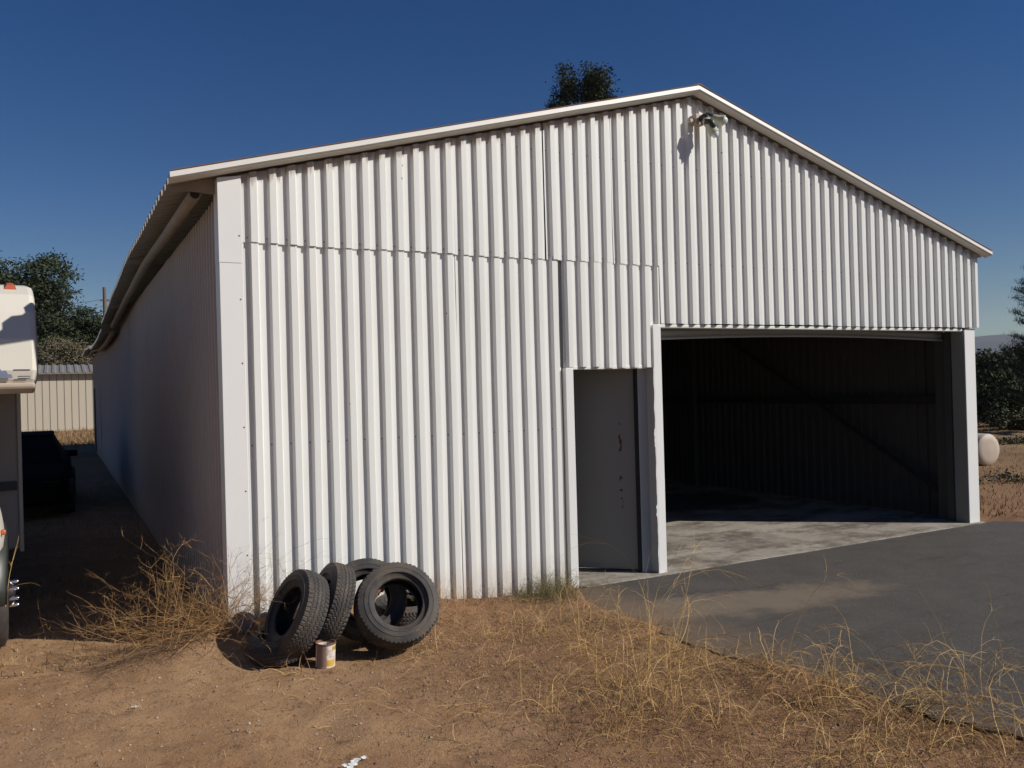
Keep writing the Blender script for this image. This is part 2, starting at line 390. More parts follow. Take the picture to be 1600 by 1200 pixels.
# concrete floor
g = MB(); nx = 120
lo, hi = [], []
for i in range(nx+1):
    x = .03 + (8.86-.03)*i/nx; y = (-.075 + .012*N3(x*3, 0) + .006*N3(x*13, 3)) if x > 2.98 else .03
    lo.append((x, y))
sec0 = [(x, y, .002) for x, y in lo]
b0 = [g.vert(p) for p in sec0]; b1 = [g.vert((x, y-.006, -.02)) for x, y in lo]; b2 = [g.vert((x, y-.008, -.12)) for x, y in lo]; b3 = [g.vert((x, 27.4, .002)) for x, y in lo]
for i in range(nx):
    g.face((b0[i], b0[i+1], b3[i+1], b3[i])); g.face((b1[i], b1[i+1], b0[i+1], b0[i])); g.face((b2[i], b2[i+1], b1[i+1], b1[i]))
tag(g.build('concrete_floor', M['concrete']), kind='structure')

# ------------------------------------------------------------ the metal garage
barn = empty('metal_garage', (0, 0, 0))
tag(barn, 'long white corrugated metal garage with gable front, open roll-up doorway and grey side door', 'garage')
XP, ZP, SL, SR = 4.48, 4.655, .272, .298
def sag(y):
    pts = [(-1, 0), (0, 0), (2, .02), (4, .06), (7, .0), (9, -.07), (11.3, -.13)]
    if y > 11.3: pts = [(11.3, -.24), (14, -.29), (17, -.28), (20, -.12), (23, -.02), (28, -.03)]
    for (a, u), (b, v) in zip(pts, pts[1:]):
        if a <= y <= b:
            t = (y-a)/(b-a); t = t*t*(3-2*t); return u+(v-u)*t
    return 0
def zroof(x, y=0):
    z = ZP - (SL*(XP-x) if x < XP else SR*(x-XP))
    k = max(0, (XP-x)/4.8) if x < XP else 0
    return z + sag(y)*k
PER, DEP = .1445, .034
PROF = [(0, 0), (.048, 0), (.061, 1), (.1305, 1)]     # fraction 0: outer face, 1: recess
def ribs(x0, x1, phase):
    """list of (x, depth) profile points between x0 and x1"""
    out = []; k = math.floor((x0-phase)/PER) - 1
    def dep(x):
        u = (x-phase) % PER
        if u <= .048: return 0
        if u < .061: return (u-.048)/.013
        if u <= .1305: return 1
        return 1-(u-.1305)/(PER-.1305)
    pts = []
    while phase + k*PER < x1 + PER:
        for o in (0, .048, .061, .1305): pts.append((phase+k*PER+o, o))
        k += 1
    xs_ = [p for p in pts if x0 < p[0] < x1]
    out = [(x0, dep(x0))] + [(x, dep(x)) for x, o in xs_] + [(x1, dep(x1))]
    return out
def sheet(name, x0, x1, zb, zt, y0, phase, mat, parent, seed=0, jit=.0012, plane='x', flip=1, label=None):
    """corrugated sheet; plane 'x': in the XZ plane facing -Y; plane 'y': in the YZ plane"""
    g = MB(); pr = ribs(x0, x1, phase); rows = 9
    grid = []
    for i, (x, dp) in enumerate(pr):
        b = zb(x) if callable(zb) else zb; tp = zt(x) if callable(zt) else zt
        col = []
        for j in range(rows+1):
            z = b + (tp-b)*j/rows
            ridx = round((x-phase)/PER)
            wob = .003*N3(ridx*1.7, z*.9, seed) + jit*N3(x*9, z*2, seed+5)
            yy = dp*DEP + .007*N3(x*1.3, z*.8, seed+9) + jit*N3(x*5, z*1.3, seed+2)
            if j == 0: z += .004*N3(x*7, seed)
            if plane == 'x': col.append(g.vert((x+wob, y0 + yy, z)))
            else: col.append(g.vert((y0 + flip*yy, x+wob, z)))
        grid.append(col)
    for a, b in zip(grid, grid[1:]):
        for j in range(rows):
            q = (a[j], b[j], b[j+1], a[j+1])
            g.face(q if flip == 1 and plane == 'x' else q[::-1])
    o = g.build(name, mat, parent, solid=.0015)
    if label: o['label'] = label
    return o
PH = .204 - .0 + .015        # phase: outer face starts just right of a dark strip
top = lambda x: zroof(x) - .050
Y0 = -.012
lower = 2.925
# lower left sheets up to the horizontal lap seam
xsl = [.150, 1.02, 1.89, 2.905]
for i in range(3):
    sheet('siding_panel', xsl[i], xsl[i+1]+(.02 if i < 2 else 0), lambda x: -.06+.02*N3(x*4, 1), lower+.03, Y0 + .004 + .0025*(i % 2), PH, M['siding'], barn, 10+i)
xsu = [.150, 1.02, 1.89, 2.762]
for i in range(3):
    sheet('siding_panel', xsu[i], xsu[i+1]+(.02 if i < 2 else 0), (lambda x, i=i: lower + .004*(i == 1) + .003*math.sin(x*5)), top, Y0-.005 - .0025*(i % 2), PH, M['siding'], barn, 20+i)
# middle sheets above the side door
sheet('siding_panel', 2.776, 3.52, lambda x: lower+.002, top, Y0-.007, PH+.010, M['siding'], barn, 31)
sheet('siding_panel', 3.50, 4.01, lambda x: lower-.004, top, Y0-.010, PH+.010, M['siding'], barn, 32)
sheet('siding_panel', 2.925, 3.385, 1.968, lower+.02, Y0+.000, PH+.006, M['siding'], barn, 33)
sheet('siding_panel', 3.37, 4.000, 1.955, lower+.02, Y0-.003, PH+.006, M['siding'], barn, 34)
# over the vehicle doorway
xr = [4.01, 4.63, 5.50, 6.37, 7.24, 8.11, 8.945]
for i in range(6):
    lo_ = (lambda x, i=i: 2.372 + .004*((i*7) % 3) )
    sheet('siding_panel', xr[i], xr[i+1]+(.015 if i < 5 else 0), lo_, top, Y0-.004-.003*(i % 2), PH, M['siding'], barn, 40+i)

# dark closure behind the gap lines, narrow flashings
g = MB(); g.box(2.755, 2.785, .022, .026, lower, 4.1); g.box(2.900, 2.930, .022, .026, 1.97, lower)
g.build('gap_backing', M['dark'], barn)

# corner trim: folded strip in two lengths with screws
def corner_trim(z0, z1, off):
    g = MB()
    o = off
    sec = [(-.012-o, .16), (-.012-o, -.022-o), (.150, -.022-o), (.158, -.004), (.156, -.002), (.148, -.018-o), (-.008-o, -.018-o), (-.008-o, .16)]
    g.loft([[(x, y, z0) for x, y in sec], [(x, y, (z0+z1)/2) for x, y in sec], [(x, y, z1 + (0 if abs(z1-3.37) > .01 else (.012+.2*max(0, x)))) for x, y in sec]])
    o_ = g.build('corner_trim', M['trim'], barn)
    z = z0+.2
    while z < z1-.1:
        s = MB(); s.lathe([(0, .003), (.005, .003), (.0065, 0)], 8, Matrix.Translation((.132, -.0222-off, z)) @ Matrix.Rotation(R(90), 4, 'X')); z += .47; s.build('screw', M['rust'], o_)
corner_trim(-.05, 2.765, 0); corner_trim(2.768, 3.37, .0022)

# right post with reveal, middle post, door trims
def prism(name, x0, x1, y0, y1, z0, z1, mat, bevel=.004, **k):
    g = MB(); g.box(x0, x1, y0, y1, z0, z1); o = g.build(name, mat, barn, bevel=bevel)
    for a, b in k.items(): o[a] = b
    return o
prism('door_post', 8.635, 8.835, -.024, .15, -.02, 2.345, M['trim'])
prism('door_post', 3.908, 4.000, -.022, .13, -.01, 2.36, M['trim'])
prism('gap_shade_strip', 3.775, 3.7995, .10, .135, -.0, 1.95, M['dark'], 0)  # dark strip painting the shaded gap beside the door
prism('door_jamb', 3.80, 3.907, .095, .135, -.0, 1.95, M['jamb'])
prism('door_trim', 2.922, 3.004, -.020, .12, -.01, 1.962, M['trim'])
prism('post_side_shade_skin', 8.630, 8.6345, -.015, .15, -.0, 2.335, M['postside'], 0)  # thin skin with the side's shade in its colour
prism('doorway_header', 4.0, 8.65, .016, .14, 2.335, 2.366, M['rake'])
prism('door_header', 3.004, 3.86, .02, .14, 1.945, 1.975, M['rake'])
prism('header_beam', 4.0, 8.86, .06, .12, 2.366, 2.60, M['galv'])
prism('trim_bracket', 8.64, 8.84, -.028, -.0255, 2.348, 2.364, M['rust'], 0)

# torn edge on the middle post's door side: one ragged strip
g = MB(); rr_ = random.Random(4); st = []
for k in range(120):
    z = .0 + 1.95*k/119; q = 3.904 - .010*max(0, N3(k*.13, 2)+.2) - .012*(N3(k*.07, 9) > .22)*rr_.random() - .002*rr_.random()
    st.append([g.vert((q, -.0215, z)), g.vert((3.909, -.0215, z))])
for p, q in zip(st, st[1:]): g.face((p[0], p[1], q[1], q[0]))
g.build('peeling_edge', M['trim'], barn, solid=.002)
g = MB(); g.box(3.9045, 3.9075, -.012, .094, 0, 1.95); g.build('post_side', M['jamb'], barn)

# grey side door, ajar inwards (latch edge near the frame)
dn = empty('side_door', (3.80, .16, 0), 0); dn.parent = barn
A = Vector((3.795, .150, 0)); B = Vector((3.335, .62, 0))
dirn = (B-A).normalized(); nrm = Vector((dirn.y, -dirn.x, 0))
def dpt(u, o, z): p = A + dirn*u + Vector((-.714, -.70, 0)).normalized()*o; return (p.x-3.80, p.y-.16, z)
L = (B-A).length + .32
g = MB(); ins = .0
g.loft([[dpt(0, 0, .02), dpt(L, 0, .02), dpt(L, -.04, .02), dpt(0, -.04, .02)], [dpt(0, 0, 1.97), dpt(L, 0, 1.97), dpt(L, -.04, 1.97), dpt(0, -.04, 1.97)]])
g.build('door_leaf', M['door'], dn, bevel=.003)
def blotch(u, z, w_, h_):
    g = MB(); n = 9; c0 = g.vert(dpt(u, .002, z)); ring = []
    for k in range(n):
        a = 2*math.pi*k/n; r_ = random.uniform(.5, 1.1)
        ring.append(g.vert(dpt(u+math.cos(a)*w_*r_, .002, z+math.sin(a)*h_*r_)))
    for k in range(n): g.face((c0, ring[k], ring[(k+1) % n]))
    g.build('peeled_mark', M['chip'], dn)
for u, z, a, b in ((.15, 1.42, .006, .022), (.155, 1.30, .010, .03), (.145, 1.25, .014, .05), (.15, 1.17, .012, .03), (.14, 1.20, .008, .03), (.15, .90, .012, .02), (.165, .88, .006, .01), (.15, .78, .012, .016), (.145, .70, .010, .010), (.135, .67, .006, .01), (.14, .62, .005, .018)): blotch(u, z, a*1.35, b*1.1)

# rolled up shutter behind the header
g = MB()
pts = [(4.02+(8.60-4.02)*i/24, .30, 2.325 - .045*abs(2*i/24-1)**2 + .02) for i in range(25)]
g.tube(pts, .055, 12)
g.tube([(p[0], p[1]-.05, p[2]-.062) for p in pts], .014, 8)
g.build('rolled_shutter', M['shutter'], barn, smooth=True)
g = MB(); g.box(4.0, 4.04, .16, .24, 0, 2.33); g.build('shutter_track', M['galv'], barn)
g = MB(); g.box(8.605, 8.64, .16, .24, 0, 2.33); g.build('shutter_track', M['galv'], barn)

# side walls and back wall
for i in range(9):
    y0 = .13 + i*3.0; y1 = min(y0+3.02, 27.3)
    if y1 - y0 < .5: break
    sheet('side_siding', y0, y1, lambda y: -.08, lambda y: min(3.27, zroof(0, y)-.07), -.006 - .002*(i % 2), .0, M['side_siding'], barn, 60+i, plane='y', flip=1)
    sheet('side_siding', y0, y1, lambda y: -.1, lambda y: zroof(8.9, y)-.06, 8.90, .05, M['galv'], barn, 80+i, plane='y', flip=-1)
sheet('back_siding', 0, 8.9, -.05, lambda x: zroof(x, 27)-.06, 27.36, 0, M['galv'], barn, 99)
prism('rear_side_door', -.03, -.010, 25.2, 26.1, 0, 2.15, M['dark'], 0)

# roof
def roof_part(x0, x1, y0, y1, lift, name, mat, seed):
    g = MB(); pr = []; y = y0; per = .2
    k = 0
    while y < y1:
        for o, dp in ((0, 1), (.02, 0), (.10, 0), (.12, 1)):
            if y+o <= y1: pr.append((y+o, dp))
        y += per
    cols = []; nseg = 10
    for yy, dp in pr:
        cols.append([g.vert((x0+(x1-x0)*j/nseg + (.006*N3(yy*2, seed) if j == 0 else 0), yy, zroof(x0+(x1-x0)*j/nseg, yy) + lift - dp*.052)) for j in range(nseg+1)])
    for a, b in zip(cols, cols[1:]):
        for j in range(nseg):
            q = (a[j], b[j], b[j+1], a[j+1]); g.face(q)
    return g.build(name, mat, barn, solid=.002)
roof_part(-.34, XP, -.11, 11.32, .03, 'roof_sheet', M['roof'], 1)
roof_part(-.34, XP, 11.3, 27.6, .03, 'roof_sheet', M['roof'], 2)
roof_part(XP, 9.08, -.11, 27.6, .03, 'roof_sheet', M['roof'], 3)
g = MB()
g.loft([[(XP-.16, y, zroof(XP-.16)+.036), (XP, y, ZP+.05), (XP+.16, y, zroof(XP+.16)+.036), (XP+.16, y, zroof(XP+.16)+.031), (XP, y, ZP+.040), (XP-.16, y, zroof(XP-.16)+.031)] for y in (-.126, 27.6)])
g.build('ridge_cap', M['rust'], barn)
# rake trims: face, then a soffit running back to the wall
def rake(x0, x1):
    g = MB(); n = 14; secs = []
    for i in range(n+1):
        x = x0+(x1-x0)*i/n; z = zroof(x) + .004*N3(x*1.5, 3)
        secs.append([(x, -.120, z+.030), (x, -.124, z-.010), (x, -.116, z-.016), (x, -.0250, z-.036), (x, -.0250, z-.030), (x, -.112, z-.006), (x, -.115, z+.030)])
    g.loft(secs); return g.build('rake_trim', M['rake'], barn)
rake(-.345, XP-.001); rake(XP+.001, 9.085)
g = MB()                    # thin rusty top edge
for x0, x1 in ((-.34, XP), (XP, 9.08)):
    g.loft([[(x, -.127, zroof(x)+.033), (x, -.127, zroof(x)+.039), (x, -.05, zroof(x)+.039), (x, -.05, zroof(x)+.033)] for x in (x0, x1)])
g.build('roof_edge_strip', M['rust'], barn)

# eave strut under the overhang and its end bracket
g = MB()
pts = [(-.15, .12+i*1.0, zroof(-.15, .12+i*1.0) - .115) for i in range(12)]
g.tube(pts, .050, 6); g.build('eave_strut', M['strut'], barn, smooth=True)
g = MB(); g.lathe([(0, 0), (.034, 0), (.034, -.01), (0, -.01)], 14, Matrix.Translation((pts[0][0], pts[0][1]-.004, pts[0][2])) @ Matrix.Rotation(R(90), 4, 'X')); g.build('strut_end_shade_disc', M['dark'], barn)  # dark disc stands in for the shade inside the open tube end
g = MB()
pts = [(-.13, 11.4+i*1.0, zroof(-.13, 11.4+i*1.0) - .10) for i in range(16)]
g.tube(pts, .05, 10); g.build('eave_strut', M['strut'], barn, smooth=True)
for yy in (.10, 4.2, 8.4, 11.5, 14.5, 18.5):
    g = MB(); zz = zroof(-.15, yy) - .10
    g.loft([[(-.32, y, zroof(-.32, yy)-.015), (-.02, y, zroof(-.02, yy)-.03), (-.02, y, zz-.01), (-.20, y, zz-.0), (-.32, y, zroof(-.32, yy)-.075)] for y in (yy-.012, yy+.012)])
    g.build('eave_bracket', M['strut'], barn)

# inside framing on the right wall
g = MB(); g.box(8.74, 8.86, .16, 27, 1.44, 1.54); g.build('wall_girt', M['steel'], barn)
g = MB()
g.tube([(8.72, .2, .22), (8.72, 3.1, 1.9), (8.72, 4.6, 2.75)], .035, 8); g.build('wall_brace', M['steel'], barn)
for yy in (.28, 5.0, 10.0, 15, 20, 25):
    g = MB(); g.box(8.66, 8.72, yy, yy+.12, 0, zroof(8.7)-.1); g.build('frame_column', M['galv'], barn)
    g = MB(); g.box(.08, .14, yy, yy+.12, 0, zroof(.1)-.15); g.build('frame_column', M['galv'], barn)
for yy in (5.0, 10.0, 15, 20, 25):
    g = MB()
    g.loft([[(x, yy+dy, zroof(x)-a) for dy, a in ((0, .12), (.08, .12), (.08, .30), (0, .30))] for x in (.1, XP, 8.8)])
    g.build('rafter', M['galv'], barn)

# small white marks on the side wall
for y, z, w_, h_ in ((3.30, .93, .03, .10), (3.48, .98, .015, .05), (3.42, .90, .01, .06), (6.2, .62, .02, .05)):
    g = MB(); b = [g.vert((-.0125, y+dy*w_, z+dz*h_)) for dy, dz in ((-.5, -.4), (.4, -.6), (.6, .3), (-.2, .6))]; g.face(b[::-1]); g.build('white_mark', M['paper'], barn)

# ------------------------------------------------------------ floodlight on the gable
fl = empty('flood_light', (4.50, -.02, 4.36))
tag(fl, 'twin-head outdoor floodlight mounted under the gable peak of the white garage', 'floodlight')
g = MB(); g.box(-.055, .055, -.07, 0, -.05, .06); g.box(-.11, -.05, -.05, -.01, -.035, .01); g.build('junction_box', M['boxpaint'], fl, bevel=.012)
def head(p, dr, ln, r0, r1, mat):
    q = Vector(dr).normalized(); rot = q.to_track_quat('Z', 'Y').to_matrix().to_4x4(); T = Matrix.Translation(p) @ rot
    g = MB(); g.lathe([(0, -ln*.5), (r0*.6, -ln*.5), (r0, -ln*.38), (r0, 0), (r1, ln*.45), (r1*1.06, ln*.5), (r1*.9, ln*.5), (r1*.85, ln*.40), (0, ln*.40)], 20, T)
    h = g.build('lamp_head', mat, fl, smooth=True)
    l = MB(); l.lathe([(r1*.82, ln*.41), (r1*.8, ln*.56), (r1*.55, ln*.70), (r1*.2, ln*.76), (0, ln*.77)], 16, T); l.build('bulb', M['lens'], h, smooth=True)
head((.045, -.155, -.08), (.45, -.35, -1.0), .17, .042, .050, M['creampaint'])
head((.15, -.15, .0), (.75, -.75, -.35), .13, .040, .050, M['creampaint'])
g = MB(); g.tube([(.0, -.06, 0), (.01, -.11, .03), (.03, -.13, .02), (.04, -.15, -.02)], .02, 10); g.tube([(.0, -.06, .02), (.06, -.11, .05), (.11, -.13, .04), (.14, -.14, .02)], .018, 10)
g.tube([(.0, -.14, -.04), (.035, -.19, -.05), (.06, -.185, -.115)], [.03, .035, .03], 10)
g.build('swivel_arm', M['blackplastic'], fl, smooth=True)

# ------------------------------------------------------------ tyres
def make_tyre(r=.30, w=.19, r_in=.172, seed=0):
    """axis along local z, outer face at +z"""
    prof = []      # (r, z, tread?)
    hw = w/2
    prof += [(r_in, hw*.62, 0), (r_in+.006, hw*.74, 0), (r_in+.022, hw*.80, 0), (r_in+.05, hw*.97, 0), (r-.092, hw*.995, 0), (r-.090, hw*1.025, 0), (r-.084, hw*1.025, 0), (r-.082, hw*.998, 0), (r-.060, hw*.985, 0), (r-.058, hw*1.005, 0), (r-.053, hw*1.0, 0), (r-.051, hw*.968, 0), (r-.026, hw*.90, 0)]
    nt = 26
    for i in range(nt+1):
        zz = hw*(.86 - 1.72*i/nt); cr = 1-(zz/hw)**2
        prof.append((r - .016 + .016*cr, zz, 1))
    prof += [(r-.026, -hw*.90, 0), (r-.048, -hw*.965, 0), (r-.075, -hw*1.0, 0), (r_in+.05, -hw*.97, 0), (r_in+.022, -hw*.80, 0), (r_in+.006, -hw*.74, 0), (r_in, -hw*.62, 0)]
    prof += [(r_in+.012, -hw*.58, 0), (r_in+.055, -hw*.84, 0), (r-.055, -hw*.86, 0), (r-.030, -hw*.55, 0), (r-.026, 0, 0), (r-.030, hw*.55, 0), (r-.055, hw*.86, 0), (r_in+.055, hw*.84, 0), (r_in+.012, hw*.58, 0)]
    n = 288; g = MB(); rings = []
    for r_, z_, tr in prof:
        ring = []
        for k in range(n):
            a = 2*math.pi*k/n; rr = r_
            if tr:
                u = z_/hw; ph = a*58/ (2*math.pi)
                zz = u + .035*(1 if (ph % 1) < .5 else -1)
                gr = any(abs(zz-c) < .055 for c in (-.5, -.17, .17, .5))
                if abs(u) > .60: gr = (ph*1.0 % 1) < .34
                elif not gr: gr = ((ph*2 + u*1.2) % 1) < .16 and abs(u) > .2
                if gr: rr -= (.0055 if abs(u) > .60 else .0045)
            elif abs(z_) > hw*.93 and r_ > .2: rr += 0
            rr += .0012*N3(math.cos(a)*4, math.sin(a)*4, z_*20+seed)
            ring.append(g.vert((rr*math.cos(a), rr*math.sin(a), z_)))
        rings.append(ring)
    Ln = len(rings)
    for i in range(Ln):
        a_, b_ = rings[i], rings[(i+1) % Ln]
        for k in range(n): g.face((a_[k], a_[(k+1) % n], b_[(k+1) % n], b_[k]))
    return g
tyre_mesh = None
def tyre(loc, nrm, label, roll=0, r=.30, w=.19):
    T = Matrix.Translation(loc) @ Vector(nrm).normalized().to_track_quat('Z', 'Y').to_matrix().to_4x4() @ Matrix.Rotation(roll, 4, 'Z')
    o = make_tyre(r, w, r*.555, seed=roll*7).build('old_tyre', M['rubber'])
    for p in o.data.polygons: pass
    o.matrix_world = T
    return tag(o, label, 'tyre', 'worn tyres leaning on the garage wall')
gz0 = .0
t_front = tyre((1.00, -.77, .285), (-.10, -.85, .50), 'worn black tyre at the front right of the pile, its open centre facing the camera', .3, .298, .225)
t_back = tyre((.87, -.50, .290), (-.16, -.88, .42), 'treaded tyre behind the front tyre, touching the wall, mostly hidden', 1.1, .292, .22)
tyre((.585, -.52, .295), (-.92, .02, .39), 'narrow upright tyre leaning between the left tyre and the front tyre', 2.0, .30, .165)
tyre((.345, -.57, .285), (-.89, -.12, .44), 'leftmost leaning tyre with deep dark opening facing the corner', .7, .30, .185)
tyre((.27, -.50, .085), (-.16, -.06, 1), 'low tyre lying almost flat under the leftmost leaning tyre', 1.6, .25, .155)
tyre((1.25, -.30, .10), (.02, -.12, 1), 'tyre added flat by the wall, darkening the view through the front tyre opening', 2.7, .25, .19)  # added tyre, fills the front tyre's opening with dark rubber
# rusty arc stuck inside the front tyre
lv = t_front.matrix_world.to_3x3().inverted() @ Vector((-.95, .1, .25)); A0 = math.atan2(lv.y, lv.x)
g = MB(); n = 30
for k in range(n+1):
    a = A0 - R(55) + R(110)*k/n; q = .010*max(0, N3(k*.5, 1)+.3)
    for r_, z_ in ((.172, -.015), (.160-q, -.012), (.152-q, -.072), (.168, -.074)): g.vert((r_*math.cos(a), r_*math.sin(a), z_))
for k in range(n):
    for j in range(4): g.face((4*k+j, 4*k+(j+1) % 4, 4*k+4+(j+1) % 4, 4*k+4+j))
o = g.build('rust_band', M['rust'], t_front)

# rocks by the corner
def rock(loc, s, label, seed):
    g = MB(); n = 14; m_ = 9; rings = []
    for i in range(m_+1):
        th = math.pi*i/m_; ring = []
        for k in range(n):
            a = 2*math.pi*k/n; p = Vector((math.sin(th)*math.cos(a), math.sin(th)*math.sin(a), math.cos(th)))
            f_ = 1 + .28*N3(p.x*1.3+seed, p.y*1.3, p.z*1.3) + .1*N3(p.x*4, p.y*4+seed, p.z*4)
            ring.append(g.vert((p.x*s[0]*f_, p.y*s[1]*f_, p.z*s[2]*f_)))
        rings.append(ring)
    for a, b in zip(rings, rings[1:]):
        for k in range(n): g.face((a[k], b[k], b[(k+1) % n], a[(k+1) % n]))
    o = g.build('rock', M['rock'], smooth=True); o.location = loc
    return tag(o, label, 'rock')
rock((.06, -.16, .17), (.085, .07, .085), 'rounded grey rock at the foot of the white corner trim', 2)

# can
can = empty('food_can', (.475, -.80, gh(.475, -.80)-.004))
tag(can, 'rusty open tin can with torn white and yellow label standing before the tyres', 'can')
can.rotation_euler = (R(1.5), R(2), R(14))
g = MB(); g.lathe([(0, .0), (.063, 0), (.066, .004), (.0645, .010), (.0645, .150), (.067, .154), (.067, .160), (.063, .160), (.0625, .012), (0, .012)], 40); g.build('can_body', M['can'], can, smooth=False)
g = MB(); g.lathe([(.0665, .1535), (.0685, .1535), (.0685, .1615), (.0625, .1615), (.0615, .145), (.0620, .145)], 40, closed=True); g.build('can_rim', M['rust'], can)

# ------------------------------------------------------------ dry weeds
def stem(g, p, dr, ln, r0, droop, wander, seg=9, n=3, side=0, rng=random):
    pts = [Vector(p)]; dd = Vector(dr).normalized(); st = ln/seg; rad = [r0]
    for i in range(seg):
        dd = (dd + Vector((rng.gauss(0, wander), rng.gauss(0, wander), rng.gauss(0, wander) - droop*(i+1)/seg))).normalized()
        q = pts[-1] + dd*st
        if q.z < -.03: q.z = -.03; dd.z = abs(dd.z)*.2
        pts.append(q); rad.append(r0*(1-.75*(i+1)/seg))
    g.tube(pts, rad, n, cap=False)
    return pts
def weed(x, y, nst, ln, spread, droop, label, mat='straw', r0=.0022, branch=3, wander=.10, z=None, bias=(0, 0), group=None, base_r=.05, name='dry_weed', seed=0):
    rng = random.Random(seed*31 + int(x*100) + int(y*37)); g = MB()
    zz = gh(x, y) if z is None else z
    for i in range(nst):
        a = rng.uniform(0, 2*math.pi); tilt = spread*rng.uniform(.15, 1)
        dr = (math.cos(a)*tilt+bias[0], math.sin(a)*tilt+bias[1], 1)
        L_ = ln*rng.uniform(.45, 1.1)
        bx, by = rng.gauss(0, base_r), rng.gauss(0, base_r)
        pts = stem(g, (bx, by, -.01), dr, L_, r0*rng.uniform(.6, 1.15), droop*rng.uniform(.3, 1.6), wander, rng=rng)
        for b in range(rng.randint(0, branch)):
            k = rng.randint(3, 8); q = pts[k]; dv = (pts[k]-pts[k-1]).normalized()
            dv = dv + Vector((rng.gauss(0, .6), rng.gauss(0, .6), rng.gauss(.1, .4)))
            sp = stem(g, q, dv, L_*rng.uniform(.12, .38), r0*.55, droop*.6, wander*1.3, 5, 3, rng=rng)
            if rng.random() < .4:
                k2 = rng.randint(1, 4); stem(g, sp[k2], (sp[k2]-sp[k2-1]).normalized() + Vector((rng.gauss(0, .7), rng.gauss(0, .7), rng.gauss(0, .5))), L_*.12, r0*.4, droop, wander, 4, 3, rng=rng)
    o = g.build(name, M[mat]); o.location = (x, y, zz)
    return tag(o, label, 'dry weed', group)
GW = 'dry weeds along the asphalt edge'
# the tangled brush at the building corner
def brush():
    g = MB(); rng = random.Random(5)
    def grow(p, dv, ln, r0, lvl):
        seg = 8 if lvl == 0 else 5
        pts = stem(g, p, dv, ln, r0, rng.uniform(-.06, .14), .15 if lvl else .10, seg, 4 if lvl == 0 else 3, rng=rng)
        if lvl < 3:
            for b in range(rng.randint(2, 4) if lvl < 2 else rng.randint(0, 2)):
                k = rng.randint(2, seg); v = (pts[k]-pts[k-1]).normalized() + Vector((rng.gauss(0, .75), rng.gauss(0, .75), rng.gauss(.12, .5)))
                grow(pts[k], v, ln*rng.uniform(.30, .55), max(.0007, r0*.62), lvl+1)
    for i in range(185):
        a = rng.uniform(0, 2*math.pi); el = rng.uniform(-.05, 1.1)
        grow((rng.gauss(.20, .24), rng.gauss(0, .15), rng.uniform(0, .16)), (math.cos(a) - .15, math.sin(a)*.7, el), rng.uniform(.22, .62), rng.uniform(.0012, .0021), 0)
    for sx_, ln in ((-.16, .62), (-.12, .58), (-.06, .50), (.0, .55), (.30, .58), (.36, .66), (.40, .5)):
        grow((sx_, 0, 0), (rng.gauss(-.12, .22), rng.gauss(0, .2), 1.3), ln, .0032, 0)
    for k in range(12):
        grow((-.1+rng.gauss(0, .08), rng.gauss(0, .1), .06), (-1, rng.gauss(.1, .3), rng.uniform(.05, .4)), rng.uniform(.35, .55), .0022, 1)
    o = g.build('dead_brush', M['twig']); o.location = (-.36, -.12, gh(-.36, -.12))
    tag(o, 'large tangled mound of dead branching brush at the shaded garage corner', 'dead brush')
brush()
weed(.30, -.86, 9, .42, 1.3, .25, 'pale forked twigs in front of the leftmost tyre', 'twig', .0032, 3, .16, bias=(-.5, 0), name='dry_twigs')
weed(1.22, -.98, 9, .42, 1.6, .55, 'thin dry stems crossing the lower edge of the front tyre', 'straw', .0022, 2, .14, bias=(-.7, 0), name='dry_twigs')
weed(-1.50, .55, 7, .55, .9, .35, 'sparse dry twigs beside the motorhome front wheel', 'straw', .0025, 2, .1, bias=(.4, 0), name='dry_twigs', z=.35)
weed(2.66, -.17, 420, .27, .7, .35, 'dull green grass tuft at the wall foot beside the side door', 'greenish', .0017, 1, .10, base_r=.13, name='grass_tuft')
weed(2.35, -.14, 180, .17, .7, .3, 'short olive grass tuft against the wall left of the side door', 'greenish', .0013, 1, .08, base_r=.10, name='grass_tuft')
weed(.12, -.10, 26, .34, .7, .1, 'fine wiry weed growing up the corner trim beside the rock', 'twig', .0012, 4, .14, z=.13, name='wiry_weed')
weed(1.62, -.10, 110, .22, .7, .1, 'short straw-coloured weed at the wall right of the tyres', 'straw', .0011, 3, .12, base_r=.14, name='wiry_weed')
weed(2.0, -.12, 120, .17, .7, .1, 'low brown weed at the wall midway between tyres and side door', 'litterstraw', .0013, 2, .12, base_r=.16, name='wiry_weed')
